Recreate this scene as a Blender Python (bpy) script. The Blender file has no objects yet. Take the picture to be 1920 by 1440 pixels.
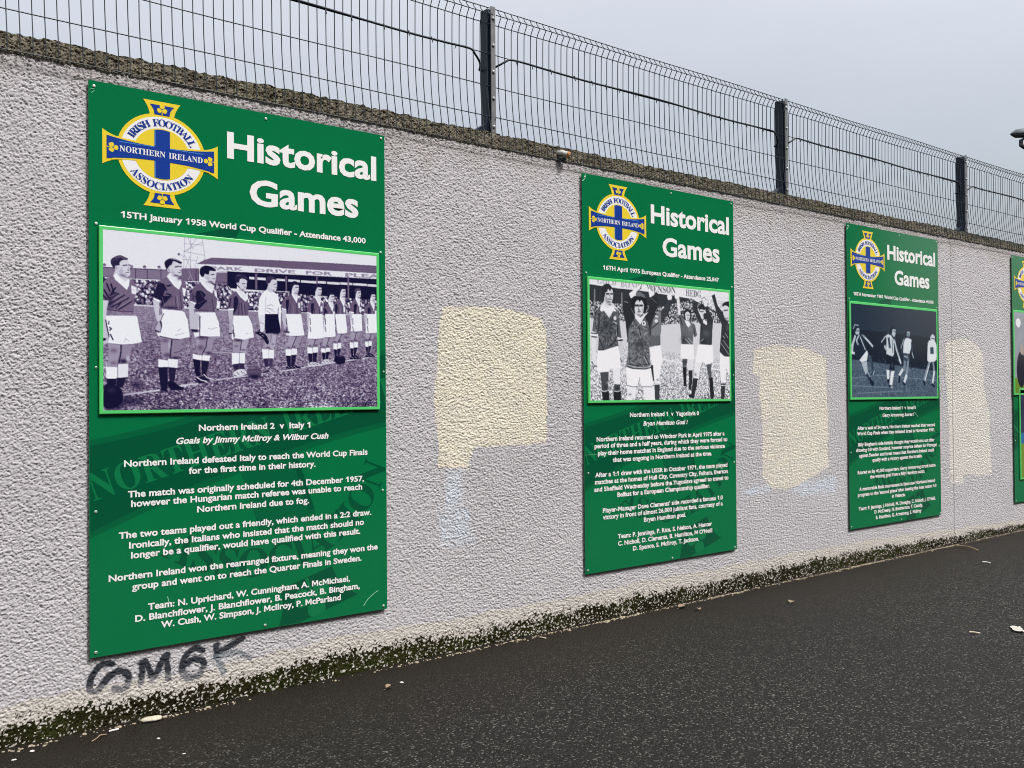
import bpy, math, random
import numpy as np
from mathutils import Vector, Matrix
from mathutils.geometry import tessellate_polygon

# ------------------------------------------------------------------ camera, sky, sun, exposure
scene = bpy.context.scene
COL = scene.collection
K = 2.5                    # metres per sign height
GZ = 0.295                 # sign bottom edge above the asphalt
CAM = Vector((-1.24335, -4.40920, 1.40460))
cam = bpy.data.cameras.new("camera")
cam.sensor_fit = 'HORIZONTAL'; cam.sensor_width = 36.0; cam.lens = 34.2356
cam.clip_start = 0.05; cam.clip_end = 2000
camo = bpy.data.objects.new("camera", cam); COL.objects.link(camo)
_R = ((0.77472377, -0.63224771, -0.00811842), (0.00209379, 0.01540464, -0.99987915), (0.63229636, 0.77461315, 0.01325814))
camo.matrix_world = Matrix(((_R[0][0], -_R[1][0], -_R[2][0], CAM[0]), (_R[0][1], -_R[1][1], -_R[2][1], CAM[1]),
                            (_R[0][2], -_R[1][2], -_R[2][2], CAM[2]), (0, 0, 0, 1)))
scene.camera = camo

SUN_EL, SUN_DIR = 56.0, Vector((0.42, -1.0, 0))        # soft light through the cloud, from behind the camera
world = bpy.data.worlds.new("World"); scene.world = world; world.use_nodes = True
wn = world.node_tree; wn.nodes.clear()
def wnode(t, **kw):
    n = wn.nodes.new(t)
    for k, v in kw.items(): setattr(n, k, v)
    return n
out = wnode('ShaderNodeOutputWorld'); add = wnode('ShaderNodeAddShader')
sky = wnode('ShaderNodeTexSky', sky_type='NISHITA', sun_disc=False)
sky.sun_elevation = math.radians(SUN_EL); sky.sun_rotation = math.atan2(SUN_DIR.x, SUN_DIR.y)
sky.air_density = 1.0; sky.dust_density = 5.0; sky.ozone_density = 1.0
b1 = wnode('ShaderNodeBackground'); b1.inputs['Strength'].default_value = 0.05
wn.links.new(sky.outputs[0], b1.inputs['Color'])
# overcast cloud sheet: brighter towards the zenith, faintly mottled
tc = wnode('ShaderNodeTexCoord'); sep = wnode('ShaderNodeSeparateXYZ'); wn.links.new(tc.outputs['Generated'], sep.inputs[0])
mx = wnode('ShaderNodeMath', operation='MAXIMUM'); mx.inputs[1].default_value = 0.0; wn.links.new(sep.outputs['Z'], mx.inputs[0])
grad = wnode('ShaderNodeMath', operation='MULTIPLY_ADD'); grad.inputs[1].default_value = 0.60; grad.inputs[2].default_value = 0.025
wn.links.new(mx.outputs[0], grad.inputs[0])
noi = wnode('ShaderNodeTexNoise'); noi.inputs['Scale'].default_value = 2.4; noi.inputs['Detail'].default_value = 5.0; noi.inputs['Roughness'].default_value = 0.55
mp = wnode('ShaderNodeMapping'); mp.inputs['Scale'].default_value = (1, 1, 2.6)
wn.links.new(tc.outputs['Generated'], mp.inputs['Vector']); wn.links.new(mp.outputs[0], noi.inputs['Vector'])
nr = wnode('ShaderNodeMapRange'); nr.inputs['From Min'].default_value = 0.3; nr.inputs['From Max'].default_value = 0.7
nr.inputs['To Min'].default_value = 0.93; nr.inputs['To Max'].default_value = 1.05; wn.links.new(noi.outputs['Fac'], nr.inputs['Value'])
mul = wnode('ShaderNodeMath', operation='MULTIPLY'); wn.links.new(grad.outputs[0], mul.inputs[0]); wn.links.new(nr.outputs[0], mul.inputs[1])
b2 = wnode('ShaderNodeBackground'); b2.inputs['Color'].default_value = (1.0, 0.96, 0.90, 1)
wn.links.new(mul.outputs[0], b2.inputs['Strength'])
wn.links.new(b1.outputs[0], add.inputs[0]); wn.links.new(b2.outputs[0], add.inputs[1]); wn.links.new(add.outputs[0], out.inputs[0])

sun = bpy.data.lights.new("sun", 'SUN'); sun.energy = 1.5; sun.angle = math.radians(9); sun.color = (1.0, 0.975, 0.945)
suno = bpy.data.objects.new("sun", sun); COL.objects.link(suno); suno.location = (0, -20, 30)
_d = SUN_DIR.normalized() * math.cos(math.radians(SUN_EL)) + Vector((0, 0, math.sin(math.radians(SUN_EL))))
suno.rotation_euler = _d.to_track_quat('Z', 'Y').to_euler()
scene.view_settings.view_transform = 'Standard'; scene.view_settings.look = 'None'
scene.view_settings.gamma = 1.0; scene.view_settings.exposure = 1.12
scene.cycles.filter_width = 1.0
scene.view_settings.use_curve_mapping = False

# ------------------------------------------------------------------ helpers
rng = np.random.default_rng(7); random.seed(7)

def material(name, color, rough=0.6, metal=0.0, spec=0.5, noise=0.0, nscale=30.0, bump=0.0, bscale=60.0, attr=None, coat=0.0):
    m = bpy.data.materials.new(name); m.use_nodes = True; nt = m.node_tree; p = nt.nodes['Principled BSDF']
    p.inputs['Roughness'].default_value = rough; p.inputs['Metallic'].default_value = metal
    p.inputs['Specular IOR Level'].default_value = spec
    if coat: p.inputs['Coat Weight'].default_value = coat; p.inputs['Coat Roughness'].default_value = 0.06
    src = None
    if attr:
        a = nt.nodes.new('ShaderNodeAttribute'); a.attribute_name = attr; src = a.outputs['Color']
    else:
        c = nt.nodes.new('ShaderNodeRGB'); c.outputs[0].default_value = (*color, 1); src = c.outputs[0]
    geo = nt.nodes.new('ShaderNodeTexCoord')
    if noise:
        n = nt.nodes.new('ShaderNodeTexNoise'); n.inputs['Scale'].default_value = nscale; n.inputs['Detail'].default_value = 6
        nt.links.new(geo.outputs['Object'], n.inputs['Vector'])
        r = nt.nodes.new('ShaderNodeMapRange'); r.inputs['From Min'].default_value = .25; r.inputs['From Max'].default_value = .75
        r.inputs['To Min'].default_value = 1 - noise; r.inputs['To Max'].default_value = 1 + noise
        nt.links.new(n.outputs['Fac'], r.inputs['Value'])
        v = nt.nodes.new('ShaderNodeVectorMath'); v.operation = 'SCALE'
        nt.links.new(src, v.inputs[0]); nt.links.new(r.outputs[0], v.inputs['Scale']); src = v.outputs[0]
    nt.links.new(src, p.inputs['Base Color'])
    if bump:
        n2 = nt.nodes.new('ShaderNodeTexNoise'); n2.inputs['Scale'].default_value = bscale; n2.inputs['Detail'].default_value = 5
        nt.links.new(geo.outputs['Object'], n2.inputs['Vector'])
        b = nt.nodes.new('ShaderNodeBump'); b.inputs['Strength'].default_value = bump; b.inputs['Distance'].default_value = 0.004
        nt.links.new(n2.outputs['Fac'], b.inputs['Height']); nt.links.new(b.outputs[0], p.inputs['Normal'])
    return m

def empty(name, loc=(0, 0, 0), rz=0.0):
    o = bpy.data.objects.new(name, None); o.empty_display_size = .1; o.location = loc; o.rotation_euler = (0, 0, rz); COL.objects.link(o); return o

def tag(o, label=None, cat=None, group=None, kind=None):
    if label: o['label'] = label
    if cat: o['category'] = cat
    if group: o['group'] = group
    if kind: o['kind'] = kind
    return o

class MB:
    """collects faces and links them as one mesh object"""
    def __init__(s): s.v = []; s.f = []; s.mi = []
    def add(s, v, f, mi=0):
        b = len(s.v); s.v += [tuple(q) for q in v]; s.f += [tuple(b + i for i in t) for t in f]; s.mi += [mi] * len(f); return s
    def box(s, x0, x1, y0, y1, z0, z1, mi=0):
        v = [(x0, y0, z0), (x1, y0, z0), (x1, y1, z0), (x0, y1, z0), (x0, y0, z1), (x1, y0, z1), (x1, y1, z1), (x0, y1, z1)]
        return s.add(v, [(0, 3, 2, 1), (4, 5, 6, 7), (0, 1, 5, 4), (1, 2, 6, 5), (2, 3, 7, 6), (3, 0, 4, 7)], mi)
    def prism(s, poly, y0, y1, mi=0):                 # poly in (x, z), counter-clockwise seen from the front (-y); y0 is the front
        n = len(poly); v = [(x, y0, z) for x, z in poly] + [(x, y1, z) for x, z in poly]
        tri = tessellate_polygon([[Vector((x, z, 0)) for x, z in poly]])
        f = [tuple(t) for t in tri] + [tuple(n + i for i in reversed(t)) for t in tri]
        f += [(i, n + i, n + (i + 1) % n, (i + 1) % n) for i in range(n)]
        return s.add(v, f, mi)
    def tube(s, pts, r, n=6, mi=0, cap=True):
        P = [Vector(q) for q in pts]; R = r if isinstance(r, (list, tuple)) else [r] * len(P); rings = []; v = []
        up = Vector((0, 0, 1))
        t0 = (P[1] - P[0]).normalized()
        if abs(t0.dot(up)) > .9: up = Vector((0, 1, 0))
        a = t0.cross(up).normalized()
        for i, q in enumerate(P):
            t = ((P[min(i + 1, len(P) - 1)] - P[max(i - 1, 0)])).normalized()
            a = (a - t * a.dot(t)).normalized(); b = t.cross(a)
            for k in range(n):
                w = 2 * math.pi * (k + .5) / n
                v.append(q + (a * math.cos(w) + b * math.sin(w)) * R[i])
        f = [(i * n + k, i * n + (k + 1) % n, (i + 1) * n + (k + 1) % n, (i + 1) * n + k) for i in range(len(P) - 1) for k in range(n)]
        if cap: f += [tuple(range(n - 1, -1, -1)), tuple((len(P) - 1) * n + k for k in range(n))]
        return s.add(v, f, mi)
    def lathe(s, prof, c, axis='y', n=16, mi=0):       # prof: (radius, height along axis)
        v = []
        for r, h in prof:
            for k in range(n):
                w = 2 * math.pi * k / n; a, b = r * math.cos(w), r * math.sin(w)
                v.append((c[0] + a, c[1] + h, c[2] + b) if axis == 'y' else ((c[0] + a, c[1] + b, c[2] + h) if axis == 'z' else (c[0] + h, c[1] + a, c[2] + b)))
        f = [(i * n + k, i * n + (k + 1) % n, (i + 1) * n + (k + 1) % n, (i + 1) * n + k) for i in range(len(prof) - 1) for k in range(n)]
        f += [tuple(range(n)), tuple((len(prof) - 1) * n + k for k in range(n - 1, -1, -1))]
        return s.add(v, f, mi)
    def flat(s, tris_v, tris_f, mi=0): return s.add(tris_v, tris_f, mi)
    def build(s, name, mats, parent=None, smooth=False):
        me = bpy.data.meshes.new(name); me.from_pydata(s.v, [], s.f)
        mats = mats if isinstance(mats, (list, tuple)) else [mats]
        for m in mats: me.materials.append(m)
        if len(mats) > 1: me.polygons.foreach_set('material_index', s.mi)
        if smooth: me.polygons.foreach_set('use_smooth', [True] * len(me.polygons))
        me.update(); o = bpy.data.objects.new(name, me); COL.objects.link(o); o.parent = parent; return o

def np_mesh(name, V, F, mat, parent=None, col=None, smooth=True):
    """big mesh from numpy arrays: V (n,3), F (m,4)"""
    me = bpy.data.meshes.new(name); n, m = len(V), len(F)
    me.vertices.add(n); me.vertices.foreach_set('co', np.ascontiguousarray(V, dtype=np.float32).ravel())
    me.loops.add(m * 4); me.loops.foreach_set('vertex_index', np.ascontiguousarray(F, dtype=np.int32).ravel())
    me.polygons.add(m); me.polygons.foreach_set('loop_start', np.arange(0, m * 4, 4, dtype=np.int32))
    me.polygons.foreach_set('loop_total', np.full(m, 4, dtype=np.int32))
    if smooth: me.polygons.foreach_set('use_smooth', np.ones(m, dtype=bool))
    me.update(calc_edges=True); me.materials.append(mat)
    if col is not None:
        a = me.attributes.new('Col', 'FLOAT_COLOR', 'POINT')
        a.data.foreach_set('color', np.concatenate([col, np.ones((n, 1))], 1).astype(np.float32).ravel())
    o = bpy.data.objects.new(name, me); COL.objects.link(o); o.parent = parent; return o

def vnoise(x, y, seed):
    """value noise on arrays, about 0..1"""
    r = np.random.default_rng(seed); T = r.random((256, 256))
    xi = np.floor(x).astype(int); yi = np.floor(y).astype(int); fx = x - xi; fy = y - yi
    fx = fx * fx * (3 - 2 * fx); fy = fy * fy * (3 - 2 * fy)
    g = lambda a, b: T[a & 255, b & 255]
    return (g(xi, yi) * (1 - fx) + g(xi + 1, yi) * fx) * (1 - fy) + (g(xi, yi + 1) * (1 - fx) + g(xi + 1, yi + 1) * fx) * fy

def fbm(x, y, seed, o=4):
    s = 0; a = .5
    for i in range(o): s = s + a * vnoise(x * 2 ** i, y * 2 ** i, seed + i); a *= .5
    return s / (1 - .5 ** o)

def worley(x, y, seed):
    """distance to the nearest scattered grain and that grain's random number"""
    r = np.random.default_rng(seed); JX = r.random((512, 512)); JY = r.random((512, 512)); HH = r.random((512, 512))
    xi = np.floor(x).astype(int); yi = np.floor(y).astype(int); best = np.full(x.shape, 9.0); hh = np.zeros(x.shape)
    for a in (-1, 0, 1):
        for b in (-1, 0, 1):
            cx, cy = xi + a, yi + b; i, j = cx & 511, cy & 511
            d = (cx + JX[i, j] - x) ** 2 + (cy + JY[i, j] - y) ** 2
            m = d < best; best = np.where(m, d, best); hh = np.where(m, HH[i, j], hh)
    return np.sqrt(best), hh

def in_poly(X, Z, poly):
    c = np.zeros(X.shape, bool); n = len(poly)
    for i in range(n):
        (x0, z0), (x1, z1) = poly[i - 1], poly[i]
        if z0 == z1: continue
        k = ((z0 > Z) != (z1 > Z)) & (X < (x1 - x0) * (Z - z0) / (z1 - z0) + x0); c ^= k
    return c

def seg_dist(X, Z, pts):
    d = np.full(X.shape, 9.0)
    for (x0, z0), (x1, z1) in zip(pts[:-1], pts[1:]):
        L = (x1 - x0) ** 2 + (z1 - z0) ** 2 + 1e-12
        t = np.clip(((X - x0) * (x1 - x0) + (Z - z0) * (z1 - z0)) / L, 0, 1)
        d = np.minimum(d, np.hypot(X - x0 - t * (x1 - x0), Z - z0 - t * (z1 - z0)))
    return d

def smooth_open(pts, k=5):
    o = []; n = len(pts)
    for i in range(n - 1):
        p0, p1, p2, p3 = pts[max(i - 1, 0)], pts[i], pts[i + 1], pts[min(i + 2, n - 1)]
        for j in range(k):
            t = j / k
            o.append(tuple(.5 * (2 * b + (c - a) * t + (2 * a - 5 * b + 4 * c - d) * t * t + (3 * b - a - 3 * c + d) * t ** 3) for a, b, c, d in zip(p0, p1, p2, p3)))
    o.append(pts[-1]); return o

def ground_z(x): return -0.0175 + 0.0037 * np.clip(x, -4, 14)

# ------------------------------------------------------------------ ground
mat_asphalt = bpy.data.materials.new("asphalt"); mat_asphalt.use_nodes = True
nt = mat_asphalt.node_tree; pb = nt.nodes['Principled BSDF']
tcn = nt.nodes.new('ShaderNodeTexCoord')
def N(t, **kw):
    n = nt.nodes.new(t)
    for k, v in kw.items(): setattr(n, k, v)
    return n
vor = N('ShaderNodeTexVoronoi'); vor.inputs['Scale'].default_value = 135; nt.links.new(tcn.outputs['Object'], vor.inputs['Vector'])
vo2 = N('ShaderNodeTexVoronoi'); vo2.inputs['Scale'].default_value = 80; nt.links.new(tcn.outputs['Object'], vo2.inputs['Vector'])
sepc = N('ShaderNodeSeparateColor'); nt.links.new(vor.outputs['Color'], sepc.inputs[0])
ramp = N('ShaderNodeValToRGB'); nt.links.new(sepc.outputs[0], ramp.inputs[0])
e = ramp.color_ramp.elements; e[0].position = 0; e[0].color = (.0025, .0025, .0025, 1); e[1].position = 1; e[1].color = (.12, .115, .107, 1)
q = ramp.color_ramp.elements.new(.6); q.color = (.0055, .0052, .0048, 1); q = ramp.color_ramp.elements.new(.88); q.color = (.018, .0168, .0152, 1)
big = N('ShaderNodeTexNoise'); big.inputs['Scale'].default_value = .55; big.inputs['Detail'].default_value = 7; big.inputs['Roughness'].default_value = .6
nt.links.new(tcn.outputs['Object'], big.inputs['Vector'])
# damp organic film towards the foot of the wall (y near 0), broken up by noise
sx = N('ShaderNodeSeparateXYZ'); nt.links.new(tcn.outputs['Object'], sx.inputs[0])
dist = N('ShaderNodeMapRange'); dist.inputs['From Min'].default_value = -1.5; dist.inputs['From Max'].default_value = -.02; nt.links.new(sx.outputs['Y'], dist.inputs['Value'])
n3 = N('ShaderNodeTexNoise'); n3.inputs['Scale'].default_value = 2.2; n3.inputs['Detail'].default_value = 8; n3.inputs['Roughness'].default_value = .7; nt.links.new(tcn.outputs['Object'], n3.inputs['Vector'])
sm = N('ShaderNodeMath', operation='ADD'); nt.links.new(dist.outputs[0], sm.inputs[0]); nt.links.new(n3.outputs['Fac'], sm.inputs[1])
fr = N('ShaderNodeMapRange'); fr.inputs['From Min'].default_value = .75; fr.inputs['From Max'].default_value = 1.45; nt.links.new(sm.outputs[0], fr.inputs['Value'])
mixm = N('ShaderNodeMixRGB'); mixm.inputs['Color2'].default_value = (.0085, .0065, .0038, 1); nt.links.new(fr.outputs[0], mixm.inputs['Fac']); nt.links.new(ramp.outputs[0], mixm.inputs['Color1'])
mb = N('ShaderNodeMapRange'); mb.inputs['From Min'].default_value = .3; mb.inputs['From Max'].default_value = .7; mb.inputs['To Min'].default_value = .75; mb.inputs['To Max'].default_value = 1.6; nt.links.new(big.outputs['Fac'], mb.inputs['Value'])
sc_ = N('ShaderNodeVectorMath', operation='SCALE'); nt.links.new(mixm.outputs[0], sc_.inputs[0]); nt.links.new(mb.outputs[0], sc_.inputs['Scale'])
nt.links.new(sc_.outputs[0], pb.inputs['Base Color'])
rr = N('ShaderNodeMapRange'); rr.inputs['To Min'].default_value = .5; rr.inputs['To Max'].default_value = .8; nt.links.new(big.outputs['Fac'], rr.inputs['Value']); nt.links.new(rr.outputs[0], pb.inputs['Roughness'])
ad = N('ShaderNodeMath', operation='ADD'); nt.links.new(vor.outputs['Distance'], ad.inputs[0]); nt.links.new(vo2.outputs['Distance'], ad.inputs[1])
bp = N('ShaderNodeBump'); bp.invert = True; bp.inputs['Strength'].default_value = 1.0; bp.inputs['Distance'].default_value = .007; pb.inputs['Specular IOR Level'].default_value = .24
nt.links.new(ad.outputs[0], bp.inputs['Height']); nt.links.new(bp.outputs[0], pb.inputs['Normal'])
gx = np.concatenate([[-300, -60, -20], np.arange(-8, 16.01, .2), [24, 60, 300]]); gy = np.concatenate([[-300, -60, -20, -12], np.arange(-8, .21, .2), [2, 20, 300]])
GX, GY = np.meshgrid(gx, gy); GZZ = ground_z(GX) + .006 * (fbm(GX * .9, GY * .9, 5) - .5) * (np.abs(GX) < 17) * (GY < -.3)
gi = np.arange(len(gx) * len(gy)).reshape(len(gy), len(gx))
gf = np.stack([gi[:-1, :-1], gi[:-1, 1:], gi[1:, 1:], gi[1:, :-1]], -1).reshape(-1, 4)
ground = np_mesh('ground', np.stack([GX, GY, GZZ], -1).reshape(-1, 3), gf, mat_asphalt); tag(ground, kind='structure')

# ------------------------------------------------------------------ roughcast wall
WY = 0.016                                            # mean wall face behind the sign fronts
WF = 1 + WY / 4.4092
def wpt(q): return (CAM.x + (q[0] * K - CAM.x) * WF, CAM.z + (q[1] * K + GZ - CAM.z) * WF)
def wpl(L): return [wpt(q) for q in L]
xs = [-2.4]
while xs[-1] < -.75: xs.append(xs[-1] + .010)
while xs[-1] < 9.7: xs.append(xs[-1] + .0029 + .00036 * max(0, xs[-1]))
while xs[-1] < 14: xs.append(xs[-1] + .022)
xs = np.array(xs); Z_TOP = wpt((0, 1.0535))[1]; Z_COP = wpt((0, 1.0195))[1]
zs = np.linspace(-.06, Z_TOP, 1000)
X, Z = np.meshgrid(xs, zs)
wx = X + .008 * (vnoise(X * 60, Z * 60, 21) - .5); wz = Z + .008 * (vnoise(X * 60, Z * 60, 22) - .5)
d1, h1 = worley(wx / .0105, wz / .0095, 31); d2, h2 = worley(wx / .0078, wz / .0072, 32)
dome = np.sqrt(np.clip(1 - (d1 / .76) ** 2, 0, 1))
pit = np.exp(-(d2 / .40) ** 2) * np.clip(h2 * 1.5 - .25, 0, 1)
H = .0040 * dome * (.10 + .90 * h1) + .0062 * (1 - pit) - .003 + .0022 * (fbm(X * 90, Z * 90, 41, 2) - .5)
H *= .74 + .5 * fbm(X * 1.3, Z * 1.7, 44)
Hn = (H - H.min()) / (np.percentile(H, 99) - H.min())
big = fbm(X * .9, Z * .9, 51); mid = fbm(X * 7, Z * 7, 55)
base = np.array([.520, .512, .540])
C = base * (0.92 + .16 * big[..., None]) * (0.95 + .10 * mid[..., None])
def blend(C, mask, col, a=1.0):
    m = np.clip(mask * a, 0, 1)[..., None]; return C * (1 - m) + np.array(col) * m
# weathering streaks under the coping
drip = np.clip((Z - (Z_COP - .10 - .16 * vnoise(X * 9, X * 0, 61))) / .12, 0, 1) * (Z < Z_COP); C = blend(C, drip, (.42, .40, .385), .5)
PATCH = [wpl(q) for q in (
 [(.7436,.645),(.9084,.6523),(1.0282,.6317),(1.0502,.6057),(1.0523,.3964),(1.0471,.3326),(.9051,.328),(.8282,.331),(.812,.2875),(.7315,.2898),(.7306,.3532),(.7178,.4334),(.7296,.5011),(.738,.6001)],
 [(1.8609,.5794),(1.9753,.5919),(2.0954,.5899),(2.2273,.5649),(2.2358,.4093),(2.2374,.2132),(2.0868,.1686),(2.0097,.1574),(1.9355,.1686),(1.8946,.1995),(1.8978,.3692),(1.8838,.4448),(1.8899,.4951),(1.8545,.5074)],
 [(3.0016,.6354),(3.125,.6517),(3.2311,.638),(3.2938,.5965),(3.299,.4665),(3.3424,.3617),(3.3538,.1257),(3.2518,.1272),(3.1272,.1385),(3.1175,.1055),(3.0236,.1155),(3.014,.3675),(3.0013,.5077)])]
PCOL = [(.745, .705, .575), (.725, .69, .60), (.70, .685, .63)]
BLUE = [wpl(q) for q in ([(.7579,.2903),(.7964,.2883),(.7995,.2003),(.8266,.1667),(.8221,.1103),(.7375,.1128),(.727,.1936),(.7536,.2286)],
 [(1.7937,.1747),(1.9304,.1753),(1.93,.1531),(1.7932,.1471)], [(2.0314,.1592),(2.0979,.1679),(2.2848,.1835),(2.2715,.1298),(2.0419,.139)])]
jx = .022 * (fbm(X * 16, Z * 16, 71) - .5) + .012 * (vnoise(X * 90, Z * 90, 75) - .5); jz = .022 * (fbm(X * 16, Z * 16, 81) - .5) + .012 * (vnoise(X * 90, Z * 90, 85) - .5)
ID = np.zeros(X.shape, int)
for pl in BLUE:
    m = in_poly(X + 3.2 * jx, Z + 3.2 * jz, pl); C = blend(C, m * (.25 + .75 * vnoise(X * 30, Z * 30, 90)), (.62, .74, .86), .55)
for k, (pl, pc) in enumerate(zip(PATCH, PCOL)):
    m = in_poly(X + jx, Z + jz, pl); ID[m] = 2 + k
    C = blend(C, m * (.72 + .28 * np.clip(2.2 * fbm(X * 18, Z * 18, 93) - .5, 0, 1)), np.array(pc)[None, None] * (.95 + .1 * mid[..., None]), .93)
GRAF = {'S': [(.0364,-.0163),(.0224,-.0138),(.01,-.0216),(.0017,-.0372),(.0017,-.0544),(.0126,-.0579),(.0237,-.0472),(.0335,-.036),(.0476,-.03),(.0618,-.0369),(.0647,-.0521),(.0575,-.0624),(.0419,-.0593)],
 'M': [(.0863,-.0562),(.0879,-.0241),(.0937,-.0207),(.1083,-.0545),(.1278,-.0192),(.1324,-.017),(.1352,-.0595)],
 '6': [(.1987,-.0208),(.1877,-.015),(.1721,-.0193),(.1627,-.0344),(.1611,-.0523),(.1719,-.0649),(.1906,-.0638),(.2017,-.0505),(.1986,-.0392),(.1813,-.0347),(.1658,-.041)],
 'K': [(.2258,-.0146),(.2257,-.0363)], 'A': [(.2289,-.0291),(.2766,-.0105)], 'f': [(.2257,-.0363),(.2401,-.0668)], 'g': [(.2354,-.0349),(.2681,-.0343),(.2914,-.0509)]}
win = (X < .9) & (Z < .5)
for k, pts in GRAF.items():
    pts = wpl(pts); pts = pts if k in 'MKA' else smooth_open(pts)
    d = np.full(X.shape, 9.); d[win] = seg_dist(X[win] + .5 * jx[win], Z[win] + .5 * jz[win], pts)
    core = np.clip((.0175 - d) / .006, 0, 1); hal = np.clip((.030 - d) / .02, 0, 1)
    if k in 'fg': C = blend(C, core, (.17, .20, .23), .72); ID[core > .5] = 1
    else:
        low = np.clip((Z - wpt((0, -.0665))[1]) / .05, .62, 1)
        C = blend(C, hal * .25, (.2, .22, .25)); C = blend(C, core * low, (.020, .025, .036), .97); ID[core > .35] = 1
# moss and algae at the foot: fills the hollows first, only the proudest grains stay bare
mt = np.interp(X, *zip(*wpl([(-2,-.07),(-.1395,-.0754),(-.01,-.0632),(.2191,-.0715),(.3544,-.0564),(.4639,-.055),(.6238,-.0569),(.834,-.0627),(1.1452,-.0615),(1.4982,-.0589),(2.0303,-.0551),(2.373,-.055),(2.6939,-.0625),(3.6298,-.0877),(6,-.085)])))
gz = ground_z(X)
tt = (mt + .040 + .05 * (fbm(X * 5, Z * 9, 101) - .5) - Z) / (mt + .035 - gz)
sp = vnoise(X * 130, Z * 130, 113)
moss = (tt > .06) & (Hn * .55 + .45 * sp < np.clip(.04 + 1.15 * tt + .45 * (fbm(X * 26, Z * 26, 111) - .5), 0, .76))
mossc = np.array([.022, .020, .008]) * (.35 + 1.1 * fbm(X * 8, Z * 12, 121)[..., None]) + np.array([.006, .013, .0]) * np.clip(fbm(X * 3, Z * 4, 131)[..., None] * 3 - 1.3, 0, 1)
C = np.where(moss[..., None], mossc, C)
C = blend(C, (~moss) & (tt > 0) & (ID != 1), np.array([.60, .57, .48]), .55)
ID[moss] = 6
# coping band of bare, lichened concrete
cop = Z > Z_COP + .004 * (vnoise(X * 30, Z * 0, 141) - .5)
copc = np.array([.185, .168, .138]) * (.5 + .9 * fbm(X * 11, Z * 16, 151)[..., None]); copc = copc + np.array([.012, .014, -.012]) * fbm(X * 4, Z * 9, 161)[..., None]
dk = np.clip(fbm(X * 26, Z * 34, 171) * 4 - 2.25, 0, 1); copc = copc * (1 - .72 * dk[..., None]) + np.array([.03, .027, .014]) * .72 * dk[..., None]
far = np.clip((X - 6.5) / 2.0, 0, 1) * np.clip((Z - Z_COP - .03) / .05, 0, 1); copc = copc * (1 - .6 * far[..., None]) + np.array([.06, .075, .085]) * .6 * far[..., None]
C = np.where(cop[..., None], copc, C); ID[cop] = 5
# vertical movement joint in the render
jd = np.abs(X - wpt((3.0485, 0))[0]); joint = (jd < .004) & (~cop); H = np.where(joint, H * .1 - .006, H)
Y = WY + .004 - H
Y = np.where(cop, Y - .006 - .5 * (H - .004) - .010 * (fbm(X * 34, Z * 44, 183) - .5), Y); Y = np.where(moss, Y - .004 * fbm(X * 40, Z * 40, 181), Y)
Zd = Z + np.where(cop, .016 * (vnoise(X * 40, Z * 40, 191) - .5) * np.clip((Z - Z_COP) / .04, 0, 1) + .012 * (fbm(X * 2.2, X * 0, 195) - .5) * np.clip((Z - Z_COP) / .05, 0, 1), 0)
mat_render = material('painted_roughcast', (0, 0, 0), rough=.88, spec=.25, attr='Col', noise=.06, nscale=140, bump=.45, bscale=320)
mat_conc = material('lichened_concrete', (0, 0, 0), rough=.95, spec=.15, attr='Col', noise=.22, nscale=120, bump=.8, bscale=240)
mat_moss = material('moss', (0, 0, 0), rough=1.0, spec=.1, attr='Col', noise=.3, nscale=160, bump=.9, bscale=260)
wall = empty('boundary_wall', (3.4, .1, 0)); tag(wall, 'long white painted roughcast wall carrying the green boards and the mesh fence', 'wall')
ny, nx = X.shape; vid = np.arange(nx * ny).reshape(ny, nx)
FQ = np.stack([vid[:-1, :-1], vid[:-1, 1:], vid[1:, 1:], vid[1:, :-1]], -1).reshape(-1, 4)
fid = np.maximum.reduce([ID[:-1, :-1], ID[:-1, 1:], ID[1:, 1:], ID[1:, :-1]]).ravel()
fmn = np.minimum.reduce([ID[:-1, :-1], ID[:-1, 1:], ID[1:, 1:], ID[1:, :-1]]).ravel(); fid = np.where(fid == 6, np.where(fmn == 6, 6, fmn), fid)
VV = np.stack([X, Y, Zd], -1).reshape(-1, 3) - np.array([3.4, .1, 0]); CC = C.reshape(-1, 3)
def piece(name, k, mat, parent, off=None):
    F = FQ[fid == k]; u, inv = np.unique(F, return_inverse=True)
    return np_mesh(name, VV[u] + (0 if off is None else np.array(off)), inv.reshape(-1, 4), mat, parent, CC[u])
piece('render_face', 0, mat_render, wall)
o = piece('graffiti_lettering', 1, mat_render, wall); o['label'] = 'black spray painted letters SM6K, the last one faded'
for k, lab in enumerate(('tall cream paint patch with a stepped foot', 'cream paint patch with rounded corners over blue smears', 'narrow off white paint patch over the render joint')):
    o = piece('paint_patch', 2 + k, mat_render, wall); o['label'] = lab
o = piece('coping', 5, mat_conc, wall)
moss_o = piece('moss', 6, mat_moss, None, (3.4, .1, 0)); tag(moss_o, 'dark green moss and algae creeping up the foot of the wall', 'moss', kind='stuff')
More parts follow.
